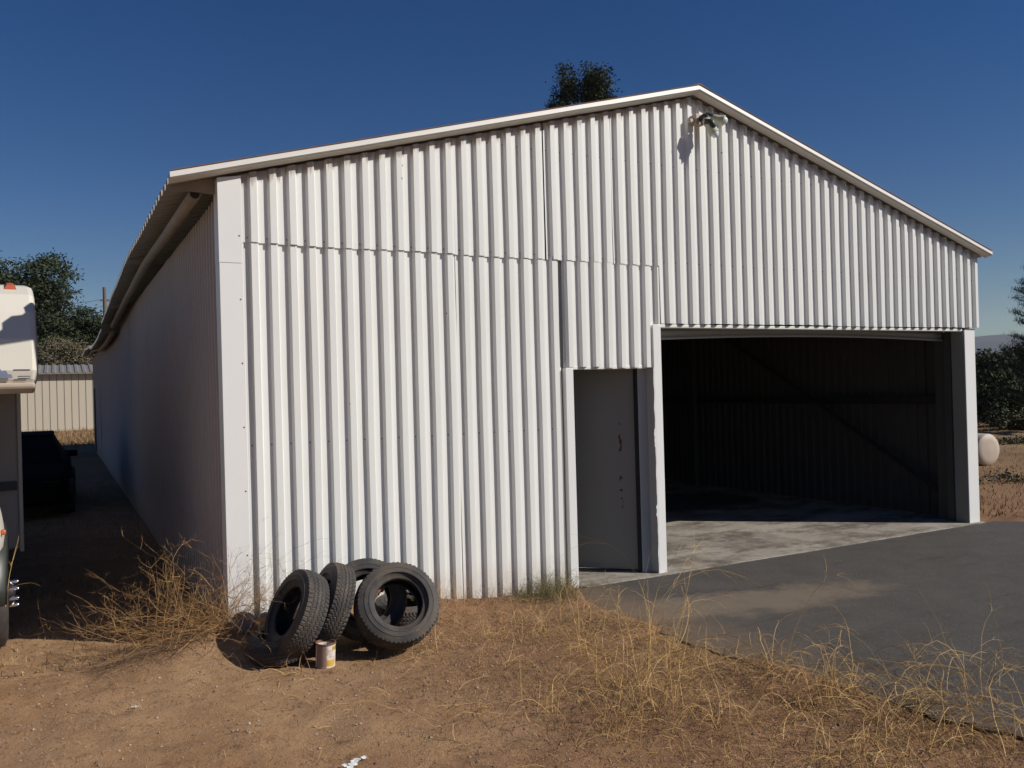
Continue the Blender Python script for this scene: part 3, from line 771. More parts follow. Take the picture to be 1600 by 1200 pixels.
LST = [
 (1.78, -2.62, 46, .62, .62, .35, 'bushy straw clump in open dirt left of the asphalt edge, tallest of the middle group', .0020, (-.05, .1)),
 (1.30, -2.30, 16, .42, .7, .4, 'small upright straw clump left of the tallest clump', .0018, (.1, 0)),
 (2.10, -1.55, 26, .55, .8, .5, 'loose straw clump halfway between side door and foreground', .0018, (-.2, .1)),
 (2.55, -1.75, 12, .85, .55, .35, 'sparse long-stemmed weed on the asphalt edge reaching toward the doorway', .0021, (.3, .1)),
 (2.40, -1.05, 14, .55, .9, .5, 'thin arching weed at the asphalt corner near the side door', .0018, (-.3, 0)),
 (2.86, -2.55, 14, .60, .9, .7, 'arching golden weed leaning over the asphalt edge in the middle', .0022, (.3, 0)),
 (2.50, -3.10, 34, .50, 1.0, .7, 'low sprawling straw clump in the lower right dirt', .0020, (.1, .1)),
 (2.95, -3.25, 44, .62, 1.0, .6, 'dense tangled straw clump on the asphalt edge at lower right', .0022, (.1, .2)),
 (2.62, -3.65, 40, .55, .9, .6, 'thick straw clump at the bottom right corner foreground', .0021, (0, .1)),
 (3.25, -3.45, 38, .66, .8, .45, 'reddish straw clump standing before the asphalt near the right edge', .0020, (.1, .2)),
 (3.62, -3.35, 26, .62, .8, .4, 'tall straw clump at the right edge of the view over the asphalt', .0019, (.1, .2)),
 (3.05, -3.85, 24, .50, .9, .5, 'short straw clump nearest the bottom right of the view', .0020, (.2, .2)),
 (2.20, -3.45, 22, .40, 1.1, .7, 'flattened straw clump at the bottom centre right', .0019, (0, 0)),
 (1.05, -2.05, 16, .40, 1.5, .9, 'sprawling thin straw lying on the dirt right of the can', .0016, (-.3, -.1)),
 (1.45, -1.50, 18, .45, 1.4, .8, 'flat spread of pale stems on the dirt below the wall', .0016, (.3, .1)),
 (.75, -2.40, 9, .42, 1.8, 1.0, 'few pale stems lying in the open dirt at bottom centre', .0016, (.2, .2)),
 (1.65, -.80, 22, .35, 1.2, .7, 'short scattered stems between the front tyre and the asphalt corner', .0015, (.1, 0)),
 (1.70, -3.30, 14, .35, 1.3, .8, 'small straw tuft at the bottom of the view below the tallest clump', .0018, (0, .1)),
 (1.95, -2.25, 30, .60, .75, .4, 'upright straw clump just right of the tallest clump', .0019, (.1, .1)),
 (1.48, -2.75, 20, .70, .8, .4, 'wide thin clump with long leaning stalks left of the tallest clump', .0019, (-.1, .25)),
 (2.32, -2.20, 24, .55, .9, .6, 'golden clump in the dirt beside the middle of the asphalt edge', .0018, (.1, .1)),
 (2.05, -2.95, 26, .48, 1.0, .6, 'matted straw clump in the dirt below the golden clump', .0018, (.1, .1)),
 (2.75, -2.95, 32, .58, 1.0, .6, 'thick clump spilling over the asphalt edge above the lower right corner', .0019, (.2, .2)),
 (2.30, -3.75, 30, .45, 1.0, .7, 'mat of straw at the bottom edge left of the corner foreground clump', .0019, (.0, .2)),
 (3.45, -3.70, 30, .60, .8, .45, 'straw clump at the very bottom right corner of the view', .0019, (.0, .2)),
 (1.95, -1.05, 16, .40, 1.0, .5, 'short brown clump between the wall tufts and the asphalt corner', .0016, (.1, 0)),
 (3.95, -3.05, 14, .50, .9, .4, 'faint reddish weed standing alone at the far right of the asphalt', .0016, (0, .1)),
]
for i, (x, y, n_, ln, sp, dr, lb, r0, bi) in enumerate(LST):
    weed(x, y, int(n_*.88)+3, ln*1.34, sp*1.75, dr*1.25, lb, 'straw', r0*1.0, 6, .12, bias=bi, group=GW, base_r=.07 if n_ < 30 else .12, seed=i)

# straw litter and pebbles (uncountable)
rng = random.Random(11); g = MB()
def density(x, y):
    e = asph_edge(y); base = .10 + .9*sstep(.1, 2.2, x)*sstep(-.9, -.2, x - e + 2.8 )
    base *= .45 + 1.1*max(0, N3(x*1.1, y*1.1, 4)+.35)
    return min(1, base)
cnt = 0
while cnt < 33000:
    x = rng.uniform(-2.2, 3.4); y = rng.uniform(-5.0, -.05)
    if x > asph_edge(y) + rng.uniform(-.05, .12): continue
    if rng.random() > density(x, y): continue
    cnt += 1; z = gh(x, y); a = rng.uniform(0, 2*math.pi); L_ = rng.uniform(.012, .05)*(1+1.3*(rng.random() < .12)); up_ = rng.uniform(0, .95)**1.6
    dx, dy = math.cos(a)*L_, math.sin(a)*L_; wv = rng.uniform(.0007, .0016)
    px_, py_ = -math.sin(a)*wv, math.cos(a)*wv; b = len(g.v)
    mz = z + .004 + L_*up_*.6
    g.v += [(x-px_, y-py_, z-.002), (x+px_, y+py_, z-.002), (x+dx*.5+px_, y+dy*.5+py_, mz+.002), (x+dx*.5-px_, y+dy*.5-py_, mz+.002), (x+dx, y+dy, z + L_*up_*.9 + .002)]
    g.face((b, b+1, b+2, b+3)); g.face((b+3, b+2, b+4))
tag(g.build('straw_litter', M['litterstraw']), 'short broken dry grass scattered over the reddish dirt', 'dry grass', kind='stuff')
g = MB(); cnt = 0
OCT = [(1,0,0),(0,1,0),(-1,0,0),(0,-1,0),(0,0,1),(0,0,-1)]
while cnt < 12000:
    x = rng.uniform(-2.4, 3.1); y = rng.uniform(-5.0, .3)
    if x > asph_edge(y): continue
    if rng.random() > .35 + .8*max(0, N3(x*.9, y*.9, 14)+.3): continue
    cnt += 1; s_ = min(.022, min(.011, .0026*math.exp(rng.gauss(0, .75))) + .0012); z = gh(x, y); b = len(g.v)
    a = rng.uniform(0, 3)
    for p in OCT:
        q = Vector(p)*s_*rng.uniform(.7, 1.25)
        g.v.append((x + q.x*math.cos(a)-q.y*math.sin(a), y + q.x*math.sin(a)+q.y*math.cos(a), z + q.z*.7 + s_*.2))
    for f_ in ((0,1,4),(1,2,4),(2,3,4),(3,0,4),(1,0,5),(2,1,5),(3,2,5),(0,3,5)): g.face([b+k for k in f_])
tag(g.build('gravel', M['pebble']), 'small stones and grit scattered over the reddish dirt', 'gravel', kind='stuff')

rng = random.Random(91); g = MB(); cnt = 0
while cnt < 1100:
    x = rng.uniform(-.1, 3.4); y = rng.uniform(-4.6, -.35)
    if x > asph_edge(y)+.12 or rng.random() > .12 + .88*sstep(.4, 2.4, x): continue
    if N3(x*1.0, y*1.0, 6) < rng.uniform(-.55, .25): continue
    cnt += 1; a = rng.uniform(0, 6.3); z = gh(x, y); o0 = len(g.v)
    pts = stem(g, (0, 0, .004), (math.cos(a), math.sin(a), rng.uniform(.02, .75)), rng.uniform(.08, .34), rng.uniform(.0009, .0017), .22, .16, 7, 3, rng=rng)
    for k in range(o0, len(g.v)):
        q = g.v[k]; g.v[k] = (q[0]+x, q[1]+y, max(q[2], .001)+z)
tag(g.build('fallen_straw', M['straw']), 'long fallen dry stems lying tangled over the dirt', 'dry grass', kind='stuff')
def blades(name, n, fx, hmin, hmax, mat, label, seed, wd):
    rr = random.Random(seed); g = MB()
    for _ in range(n):
        x, y = fx(rr); z = gh(x, y); h = rr.uniform(hmin, hmax)*(.5+max(0, N3(x*.5, y*.5, 2)+.5)); a = rr.uniform(0, 6.3); lx, ly = rr.gauss(0, .5)*h, rr.gauss(0, .5)*h
        b = len(g.v); cx, cy = math.cos(a)*wd, math.sin(a)*wd
        g.v += [(x-cx, y-cy, z-.01), (x+cx, y+cy, z-.01), (x+lx*.5+cx*.7, y+ly*.5+cy*.7, z+h*.6), (x+lx*.5-cx*.7, y+ly*.5-cy*.7, z+h*.6), (x+lx, y+ly, z+h)]
        g.face((b, b+1, b+2, b+3)); g.face((b+3, b+2, b+4))
    tag(g.build(name, M[mat]), label, 'dry grass', kind='stuff')
blades('alley_debris', 7000, lambda rr: (rr.uniform(-3.2, -.05), .1 + 14*rr.random()**1.4), .01, .05, 'litterstraw', 'dead leaves and dry stems on the shaded strip beside the garage wall', 8, .004)
def _right(rr):
    u = rr.random()**1.5; d_ = 9.5 + 45*u; a = R(rr.uniform(10, 37)); x = -1.05 + (d_+3)*math.cos(a); y = -6.4+(d_+3)*math.sin(a)
    while x < 9.3 or (y < -.2 and x < 9.3 - y): x += 1.2
    return x, y
blades('rough_grass', 15000, _right, .02, .075, 'litterstraw', 'rough dry grass on the open ground right of the garage', 5, .006)
blades('rough_grass', 7000, lambda rr: (rr.uniform(-9, 1.5), rr.uniform(28.5, 49)), .05, .22, 'litterstraw', 'dry yellow grass on the sunlit strip before the beige shed', 6, .012)
# bits of litter
def scrap(name, x, y, s_, mat, label, seed, n=5):
    rr = random.Random(seed); g = MB()
    for k in range(n):
        cx, cy = rr.gauss(0, s_), rr.gauss(0, s_*.4); r_ = s_*rr.uniform(.25, .55)
        top_ = []; bot = []
        for j in range(6):
            a = j*math.pi/3; q = r_*rr.uniform(.6, 1.1); zz = rr.uniform(.004, .016)
            top_.append(g.vert((cx+math.cos(a)*q, cy+math.sin(a)*q, zz+.003))); bot.append(g.vert((cx+math.cos(a)*q, cy+math.sin(a)*q, zz)))
        g.face(top_); g.face(bot[::-1])
        for j in range(6): g.face((bot[j], bot[(j+1) % 6], top_[(j+1) % 6], top_[j]))
    o = g.build(name, M[mat]); o.location = (x, y, gh(x, y)); return tag(o, label, 'litter')
scrap('paper_scrap', .18, -2.33, .05, 'paper', 'torn white paper bits at the very bottom of the view', 1, 8)
scrap('paper_scrap', -.21, -1.56, .018, 'paper', 'tiny white scrap alone on the dirt left of centre', 2, 2)
scrap('paper_scrap', -.72, -.95, .03, 'paper', 'flat pale scrap on the dirt below the dead brush', 3, 2)
scrap('paper_scrap', 4.55, -.22, .03, 'paper', 'white crumbs on the asphalt before the vehicle doorway', 4, 1)
scrap('plastic_scrap', 1.12, -1.38, .014, 'redbit', 'small red plastic bit on the dirt right of the can', 5, 1)

# ------------------------------------------------------------ motorhome
rv = empty('motorhome', (-1.172 - 1.17*math.cos(R(5)), .96 - 1.17*math.sin(R(5)), -.03), R(5))
tag(rv, 'cream motorhome with overcab bunk parked facing the camera at left', 'motorhome')
HWd = 1.17
def side_profile(name, prof, x0, x1, mat, parent, bevel=0, smooth=False):
    g = MB(); g.loft([[(x, y, z) for y, z in prof] for x in (x0, x1)]); return g.build(name, mat, parent, bevel=bevel, smooth=smooth)
nose = [(.05, 1.955), (.02, 2.06), (.05, 2.30), (.14, 2.51), (.25, 2.66), (.40, 2.74), (.75, 2.79), (2.2, 2.82), (2.2, 1.96), (.4, 1.92)]
cab_over = side_profile('overcab_bunk', nose, -HWd+.02, HWd-.02, M['rvwhite'], rv, bevel=.04)
side_profile('lower_band', [(.04, 1.92), (.03, 1.955), (.06, 1.975), (.5, 1.975), (.5, 1.90), (.15, 1.885)], -HWd+.04, HWd-.04, M['rvtan'], rv, bevel=.025)
body = side_profile('coach_body', [(1.55, .48), (1.55, 1.99), (2.15, 2.6), (2.2, 2.80), (6.6, 2.82), (6.6, .42), (3.2, .42)], -HWd+.07, HWd-.07, M['rvside'], rv, bevel=.03)
g = MB(); g.box(HWd-.10, HWd-.066, 1.515, 1.56, .46, 1.93); g.build('corner_moulding', M['rvwhite'], rv, bevel=.006)
g = MB(); g.box(.6, HWd-.11, 1.51, 1.548, 1.02, 1.10); g.build('trim_strip', M['rvstripe'], rv)
g = MB(); g.box(HWd-.075, HWd-.064, 2.6, 3.6, 1.35, 1.95); g.build('side_window', M['glass'], rv)
# decal marks on the nose (front surface, about y=.03)
def nose_y(z):
    for (y0, z0), (y1, z1) in zip(nose[1:], nose[2:6]):
        if z0 <= z <= z1: return y0 + (y1-y0)*(z-z0)/(z1-z0)
    return .02
g = MB()
for z0, z1, x0, x1 in ((2.060, 2.067, .985, 1.095), (2.010, 2.017, 1.01, 1.095), (1.995, 2.002, 1.01, 1.095)):
    b = [g.vert(p) for p in ((x0, nose_y(z0)-.004, z0), (x1, nose_y(z0)-.004, z0), (x1, nose_y(z1)-.004, z1), (x0, nose_y(z1)-.004, z1))]; g.face(b)
g.build('stripe_decal', M['rvstripe'], rv)
g = MB(); pts_ = [(.70, 2.0), (.98, 2.0), (.97, 2.03), (.95, 2.03), (.935, 2.06), (.91, 2.055), (.89, 2.085), (.865, 2.06), (.84, 2.075), (.80, 2.05), (.75, 2.06)]
b = [g.vert((x, nose_y(z)-.005, z)) for x, z in pts_]; g.face(b); g.build('mountain_decal', M['rvdecal'], rv)
for xx in (.99, .35, 0, -.35, -.99):
    g = MB(); g.loft([[(xx-.05, .33, 2.695), (xx+.05, .33, 2.695), (xx+.05, .42, 2.735), (xx-.05, .42, 2.735)], [(xx-.02, .355, 2.745), (xx+.02, .355, 2.745), (xx+.02, .40, 2.765), (xx-.02, .40, 2.765)]])
    g.build('marker_light', M['amber'], rv)
# cab: hood, windshield, fenders
CW = .86
side_profile('cab', [(-.95, .55), (-1.02, .80), (-.95, 1.02), (-.55, 1.10), (-.25, 1.16), (.38, 1.86), (1.54, 1.88), (1.54, .45), (.45, .45), (.40, .70), (.20, .86), (-.15, .86), (-.38, .70), (-.42, .42), (-.9, .40)], -CW+.06, CW-.06, M['rvwhite'], rv, bevel=.04)
g = MB(); b = [g.vert(p) for p in ((-.72, -.235, 1.19), (.72, -.235, 1.19), (.66, .33, 1.82), (-.66, .33, 1.82))]; g.face(b); g.build('windshield', M['glass'], rv, solid=.006)
g = MB(); b = [g.vert(p) for p in ((CW-.056, .02, 1.22), (CW-.056, .95, 1.22), (CW-.056, .95, 1.74), (CW-.056, .40, 1.74))]; g.face(b[::-1]); g.build('cab_window', M['glass'], rv, solid=.004)
g = MB(); g.box(-.5, .5, -1.03, -.99, .62, .88); g.build('grille', M['chrome'], rv, bevel=.01)
for s_ in (-1, 1):
    g = MB(); g.box(min(s_*.56, s_*.80), max(s_*.56, s_*.80), -1.035, -.99, .68, .86); g.build('headlight', M['lens'], rv, bevel=.015)
    g = MB(); secs = []
    for k in range(15):      # bulging wheel-arch fender
        a = math.pi*k/14; cy, cz = .03 - .50*math.cos(a), .40 + .52*math.sin(a)
        o_ = .04 + .035*math.sin(a)
        secs.append([(s_*(CW-.10), cy, cz), (s_*(CW+o_-.03), cy, cz+.0), (s_*(CW+o_-.01), .03-(.44)*math.cos(a), .40+.45*math.sin(a)), (s_*(CW-.10), .03-.44*math.cos(a), .40+.45*math.sin(a))])
    g.loft(secs); g.build('wheel_arch', M['blackplastic'], rv, smooth=True)
    g = MB(); secs = []
    for k in range(13):      # swelling upper fender panel from bonnet height to arch
        z = .55 + .70*k/12; bul = .055*math.sin(math.pi*min(1, (k+1)/12))
        secs.append([(s_*(CW-.12), -.60, z), (s_*(CW-.06+bul*.8), -.58, z), (s_*(CW-.02+bul), -.2, z), (s_*(CW-.04+bul*.8), .5, z), (s_*(CW-.12), .56, z)])
    g.loft(secs[4:]); g.build('fender', M['rvwhite'], rv, smooth=True, bevel=.008)
    g = MB(); g.box(min(s_*(CW+.0), s_*(CW+.036)), max(s_*(CW+.0), s_*(CW+.036)), -.43, -.38, .89, .925); g.build('side_marker', M['amber'], rv, bevel=.01)
    for wy, nm in ((.03, 0), (4.9, 1)):
        wh = empty('wheel', (s_*(.79), wy, .385)); wh.parent = rv
        T = Matrix.Rotation(R(90)*s_, 4, 'Y')
        g = MB(); g.lathe([(.20, -.11), (.33, -.115), (.375, -.09), (.385, 0), (.375, .09), (.33, .115), (.20, .11)], 48, T, closed=True); g.build('tyre', M['rubber'], wh, smooth=True)
        g = MB(); g.lathe([(.205, .09), (.19, .05), (.16, .06), (.11, .12), (.085, .16), (.078, .172), (0, .176)], 32, T); g.build('rim', M['chrome'], wh, smooth=True)
        for k in range(8):
            a = 2*math.pi*(k+.3)/8; g = MB()
            g.lathe([(.013, .10), (.013, .185), (.009, .196), (0, .198)], 8, T @ Matrix.Translation((.092*math.cos(a), .092*math.sin(a), 0)))
            g.build('lug_nut', M['chrome'], wh, smooth=True)

# ------------------------------------------------------------ parked sedan in the shade
car = empty('parked_car', (-1.80, 8.3, -.06), R(-1))
car.scale = (.98, 1, .92)
tag(car, 'dark sedan parked in the shade behind the motorhome', 'car')
def carsec(y, w_, z0, z1, tw=None, nz=5):
    tw = w_ if tw is None else tw; pts = []
    for k in range(nz): u = k/(nz-1); pts.append((w_ + (tw-w_)*u - .04*(1-min(1, u*4))*0, y, z0+(z1-z0)*u))
    return pts + [(-x, yy, z) for x, yy, z in reversed(pts)]
g = MB()
g.loft([carsec(y, w_, z0, z1, tw) for y, w_, z0, z1, tw in ((-.02, .70, .32, .55, .68), (.12, .84, .25, .72, .78), (.6, .88, .22, .86, .82), (1.5, .90, .20, .95, .84), (3.6, .90, .20, .96, .84), (4.3, .87, .24, .94, .80), (4.6, .78, .34, .82, .72))])
g.build('body', M['carpaint'], car, smooth=False, bevel=.03)
g = MB()
g.loft([carsec(y, w_, .90, z1, tw, 3) for y, w_, z1, tw in ((1.05, .80, .93, .74), (1.45, .80, 1.18, .66), (1.85, .80, 1.36, .60), (2.9, .80, 1.38, .58), (3.45, .79, 1.24, .60), (3.95, .78, .95, .70))])
gl = g.build('cabin', M['carglass'], car, bevel=.02)
g = MB(); g.loft([[( .60, y, z), (.58, y, z+.03), (-.58, y, z+.03), (-.60, y, z)] for y, z in ((1.80, 1.35), (2.2, 1.385), (2.9, 1.38), (3.15, 1.33))]); g.build('roof', M['carpaint'], car, bevel=.01)
for s_ in (-1, 1):
    g = MB(); g.box(min(s_*.48, s_*.76), max(s_*.48, s_*.76), -.04, .05, .52, .66); g.build('headlight', M['carglass'], car, bevel=.02)
    g = MB(); g.box(min(s_*.84, s_*.98), max(s_*.84, s_*.98), 1.35, 1.45, .98, 1.09); g.build('mirror', M['carpaint'], car, bevel=.02)
    for wy in (.85, 3.65):
        g = MB(); T = Matrix.Translation((s_*.82, wy, .31)) @ Matrix.Rotation(R(90)*s_, 4, 'Y')
        g.lathe([(0, .10), (.20, .105), (.24, .11), (.305, .09), (.31, 0), (.305, -.09), (0, -.09)], 28, T); g.build('wheel', M['rubber'], car, smooth=True)

# ------------------------------------------------------------ shed
shed = empty('beige_shed', (-1.2, 49.3, -.1))
tag(shed, 'long beige panelled metal shed far behind the motorhome and garage', 'shed')
g = MB(); g.box(-14, 6, 0, 8, -.2, 3.42); g.build('wall', M['shed'], shed)
g = MB(); x = -13.9
while x < 6:
    g.box(x, x+.035, -.012, -.003, -.1, 3.40); x += .375
g.build('panel_joints', M['groove'], shed)
g = MB(); pr = []; x = -14.3
while x < 6.3: pr += [(x, 0), (x+.06, .05), (x+.20, .05), (x+.26, 0)]; x += .40
a_ = [g.vert((x, -.35, 3.44+h)) for x, h in pr]; b_ = [g.vert((x, 4.0, 4.05+h)) for x, h in pr]; c_ = [g.vert((x, 8.3, 3.44+h)) for x, h in pr]
for i in range(len(pr)-1): g.face((a_[i], a_[i+1], b_[i+1], b_[i])); g.face((b_[i], b_[i+1], c_[i+1], c_[i]))
g.build('roof', M['shedroof'], shed, solid=.03)
g = MB(); g.box(-14.3, 6.3, -.36, -.33, 3.38, 3.44); g.build('fascia', M['groove'], shed)

# ------------------------------------------------------------ utility pole
pole = empty('utility_pole', (1.9, 60.2, 0))
tag(pole, 'bare wooden utility pole rising behind the garage roof at left', 'utility pole')
g = MB(); g.tube([(0, 0, 0), (0, 0, 9.75)], [.17, .12], 12); g.build('shaft', M['wood'], pole)
g = MB(); g.box(-.9, .9, -.06, .06, 8.75, 8.87); g.build('crossarm', M['wood'], pole).scale = (.35, 1, 1)
for dz, tx in ((8.9, -30), (8.4, -30), (8.9, 34), (8.4, 34)):
    g = MB(); g.tube([(tx*k/12, 8*k/12*(1 if tx < 0 else -1), dz - 1.3*(4*(k/12)*(1-k/12)) - .25*k/12) for k in range(13)], .013, 5); g.build('wire', M['wire'], pole)

# ------------------------------------------------------------ trees
def crown(g, blobs, nclump, nleaf, size, clr, rng, shell=.55, flat=.6):
    tot = sum(b[3]*b[4]*b[5] for b in blobs)
    for bx, by, bz, rx, ry, rz in blobs:
        k = max(3, int(nclump*rx*ry*rz/tot))
        for _ in range(k):
            v = Vector((rng.gauss(0, 1), rng.gauss(0, 1), rng.gauss(0, 1))).normalized()
            q = rng.uniform(shell, 1.06)
            c = Vector((bx+v.x*rx*q, by+v.y*ry*q, bz+v.z*rz*q))
            for _ in range(nleaf):
                p = c + Vector((rng.gauss(0, clr), rng.gauss(0, clr), rng.gauss(0, clr*flat)))
                a = Vector((rng.gauss(0, 1), rng.gauss(0, 1), rng.gauss(0, .7))).normalized(); b = a.cross(Vector((rng.gauss(0, 1), rng.gauss(0, 1), rng.gauss(0, 1)))).normalized()
                s_ = size*rng.uniform(.6, 1.3); n = len(g.v)
                g.v += [tuple(p - a*s_), tuple(p + b*s_*.45), tuple(p + a*s_), tuple(p - b*s_*.45)]; g.face((n, n+1, n+2, n+3))
def tree(name, loc, blobs, nclump, nleaf, size, clr, mat, label, group=None, trunk=None, seed=0, flat=.6, shell=.55, cat='tree'):
    rng = random.Random(seed); r_ = empty(name, loc); tag(r_, label, cat, group)
    g = MB(); crown(g, blobs, nclump, nleaf, size, clr, rng, shell, flat); g.build('crown', M[mat], r_)
    g = MB(); th, tr = trunk
    g.tube([(0, 0, -.3), (rng.gauss(0, .1), rng.gauss(0, .1), th*.5), (rng.gauss(0, .15), rng.gauss(0, .15), th)], [tr, tr*.75, tr*.5], 10)
    for bx, by, bz, rx, ry, rz in blobs:
        s0 = Vector((0, 0, th*rng.uniform(.55, 1)))
        e0 = Vector((bx, by, bz)); mid = (s0+e0)/2 + Vector((rng.gauss(0, .2), rng.gauss(0, .2), -.1*rz))
        g.tube([s0, mid, e0, e0+Vector((rng.gauss(0, .3)*rx, rng.gauss(0, .3)*ry, rz*.5))], [tr*.42, tr*.3, tr*.18, tr*.06], 6)
    g.build('trunk', M['bark'], r_); return r_
def blobset(rng, n, w_, h0, h1, r0, r1, depth=None):
    return [(rng.uniform(-w_, w_), rng.uniform(-(depth or w_), depth or w_), rng.uniform(h0, h1), rng.uniform(r0, r1), rng.uniform(r0, r1), rng.uniform(r0, r1)*.75) for _ in range(n)]
GT = 'dark trees behind the shed'
tree('eucalyptus_tree', (-6.6, 66, 0), [(.2, 0, 11.2, 2.4, 2.2, 1.9), (-2.6, .5, 10.3, 2.8, 2.4, 2.3), (1.6, 0, 8.6, 2.0, 2.2, 1.8), (-3.5, 0, 7, 3, 2.5, 2.6), (.3, 0, 6.6, 2.8, 2.5, 2.2), (-.5, 0, 4.2, 3, 2.5, 2)], 480, 70, .15, .48, 'leaf_dark', 'tallest dark eucalyptus above the motorhome at the left edge', GT, (8, .4), 1)
tree('eucalyptus_tree', (-2.1, 62, 0), [(.3, 0, 10.7, 1.55, 1.5, 1.3), (-1.1, 0, 9.4, 1.6, 1.6, 1.3), (.6, 0, 8.9, 1.4, 1.4, 1.1), (-.6, 0, 7.2, 2.2, 1.8, 1.5), (.4, .3, 5.6, 2.2, 1.8, 1.4), (-.2, .3, 3.8, 2.4, 1.8, 1.3)], 460, 64, .13, .40, 'leaf_dark', 'rounded dark eucalyptus left of the utility pole with ragged crown', GT, (7, .3), 2)
tree('eucalyptus_tree', (.75, 64, 0), [(-.4, 0, 7.7, 1.0, 1.2, 1.0), (.9, 0, 7.1, 1.3, 1.4, .8), (-1.2, 0, 6.6, 1.2, 1.4, 1.0), (.2, 0, 5.2, 2.4, 1.8, 1.3), (2.2, 0, 6.2, 1.4, 1.4, 1.0)], 340, 56, .12, .36, 'leaf_dark', 'lower dark tree just left of the utility pole foot', GT, (5, .25), 3)
tree('scrub_tree', (-1.1, 58.6, 0), [(0, 0, 4.9, 2.2, 1.2, 1.0), (1.8, 0, 4.7, 1.5, 1.2, .9), (-2.2, 0, 4.6, 1.6, 1.2, .9), (.6, 0, 3.6, 2.6, 1.2, 1.2)], 300, 50, .08, .30, 'leaf_dry', 'greyish dry scrub tree just above the beige shed roof', GT, (3.5, .2), 4)
tree('scrub_tree', (-8.5, 59.0, 0), [(0, 0, 4.9, 2.6, 1.4, 1.3), (3.2, 0, 5.2, 2.0, 1.4, 1.3), (-2.2, 0, 4.6, 1.6, 1.2, .9)], 240, 50, .10, .34, 'leaf_olive', 'olive scrub tree behind the shed, left of the dry grey one', GT, (3.5, .2), 14)
tree('pine_tree', (24.0, 31.1, 0), [(-.85, .45, 17.65, .62, .62, 1.2), (.52, -.28, 17.8, .85, .85, 1.25), (.3, -.2, 16.9, .7, .7, .7), (-1.35, .7, 16.6, .45, .5, .6), (1.25, -.6, 16.6, .55, .6, .6), (.1, 0, 14.9, 1.9, 1.4, 1.1), (.2, 0, 12.5, 1.8, 1.5, 1.2)], 640, 75, .08, .19, 'leaf_dark', 'tall dark double-crowned pine rising above the garage ridge', None, (16, .32), 5, flat=1.1, shell=.2)
tree('pine_tree', (28.3, 46, 0), [(0, 0, 20.75, .25, .25, .55), (0, 0, 19.6, .7, .7, .8), (0, 0, 18, 1.2, 1.2, 1.0), (0, 0, 15.5, 1.5, 1.5, 1.5)], 70, 34, .12, .2, 'leaf_pine', 'pine tip just showing over the roofline left of the tall pine', None, (18, .25), 6, flat=1.0)
# right-hand pine with whorled branches
def conifer(loc, h, rad, label, seed, n_wh=22):
    rng = random.Random(seed); r_ = empty('pine_tree', loc); tag(r_, label, 'tree'); g = MB(); tk = MB()
    tk.tube([(0, 0, -.3), (.03, 0, h*.5), (0, 0, h)], [.16, .10, .02], 8)
    for k in range(n_wh):
        z = .8 + (h-.9)*k/n_wh; L_ = rad*(1-(z/h)**1.3)*rng.uniform(.75, 1.1) + .12
        for j in range(rng.randint(5, 7)):
            a = rng.uniform(0, 2*math.pi); e = Vector((math.cos(a)*L_, math.sin(a)*L_, z + L_*.25))
            tk.tube([(0, 0, z), (e.x*.5, e.y*.5, z+L_*.02), e], [.03, .02, .006], 4)
            for q in range(int(14+L_*40)):
                u = rng.uniform(.2, 1.05); c = Vector((e.x*u, e.y*u, z + (L_*.25)*u*u))
                for _ in range(9):
                    p = c + Vector((rng.gauss(0, .07), rng.gauss(0, .07), rng.gauss(.03, .05)))
                    v = Vector((rng.gauss(0, 1), rng.gauss(0, 1), rng.gauss(.5, .8))).normalized(); w__ = v.cross(Vector((0, 0, 1))).normalized()*.008; s_ = rng.uniform(.05, .11); n = len(g.v)
                    g.v += [tuple(p-w__), tuple(p+w__), tuple(p+v*s_)]; g.face((n, n+1, n+2))
    g.build('crown', M['leaf_pine'], r_); tk.build('trunk', M['bark'], r_)
conifer((25.86, 8.62, 0), 6.3, 1.6, 'nearest dark pine at the right edge of the view', 7)
GR = 'distant trees beyond the right side of the garage'
rr = random.Random(77)
defs = [((84.5, 50.5, -1.5), 5.0, 3.4, 'leaf_dark', 'distant broad dark tree right beside the garage doorway post'),
        ((90.5, 46.5, -1.5), 6.2, 3.2, 'leaf_dark', 'distant taller round tree standing against the mountain'),
        ((95, 44, -1.5), 5.2, 3.5, 'leaf_olive', 'distant olive tree behind the nearest pine'),
        ((62, 34.8, -.6), 3.2, 2.2, 'leaf_olive', 'middle-distance olive tree in front of the taller round tree'),
        ((58, 29.5, -.5), 3.4, 2.4, 'leaf_dark', 'middle-distance dark tree near the right edge'),
        ((66, 41.0, -.6), 3.8, 2.4, 'leaf_dark', 'middle-distance dark tree showing past the doorway post'),
        ((75, 36.0, -.6), 4.6, 2.8, 'leaf_dark', 'far dark tree behind the nearest pine, right of the round one'),
        ((100, 62.0, -1.5), 5.2, 3.8, 'leaf_dark', 'far tree line tree partly hidden behind the garage wall'),
        ((70, 27.0, -.5), 4.6, 3.2, 'leaf_dark', 'far dark tree at the extreme right of the view')]
for i, (loc, h, r_, mt, lb) in enumerate(defs):
    h *= 1.22; bl = blobset(rr, 9, r_*.75, h*.22, h*.82, r_*.38, r_*.58)
    tree('distant_tree', loc, bl, 230, 44, .17*r_/2.6, .30*r_/2.6, mt, lb, GR, (h*.6, .22), 20+i)
tree('dark_shrub', (27.2, 12.3, -.1), blobset(random.Random(3), 12, 1.7, .3, 1.5, .5, .8), 330, 50, .07, .20, 'leaf_dark', 'large dark shrub behind the beige tank', None, (1.0, .08), 31, cat='shrub')
tree('dark_shrub', (30.5, 15.2, -.1), blobset(random.Random(4), 10, 1.7, .3, 1.2, .5, .8), 240, 44, .09, .24, 'leaf_dark', 'wide dark shrub seen past the garage post, left of the large one', None, (1.0, .08), 32, cat='shrub')
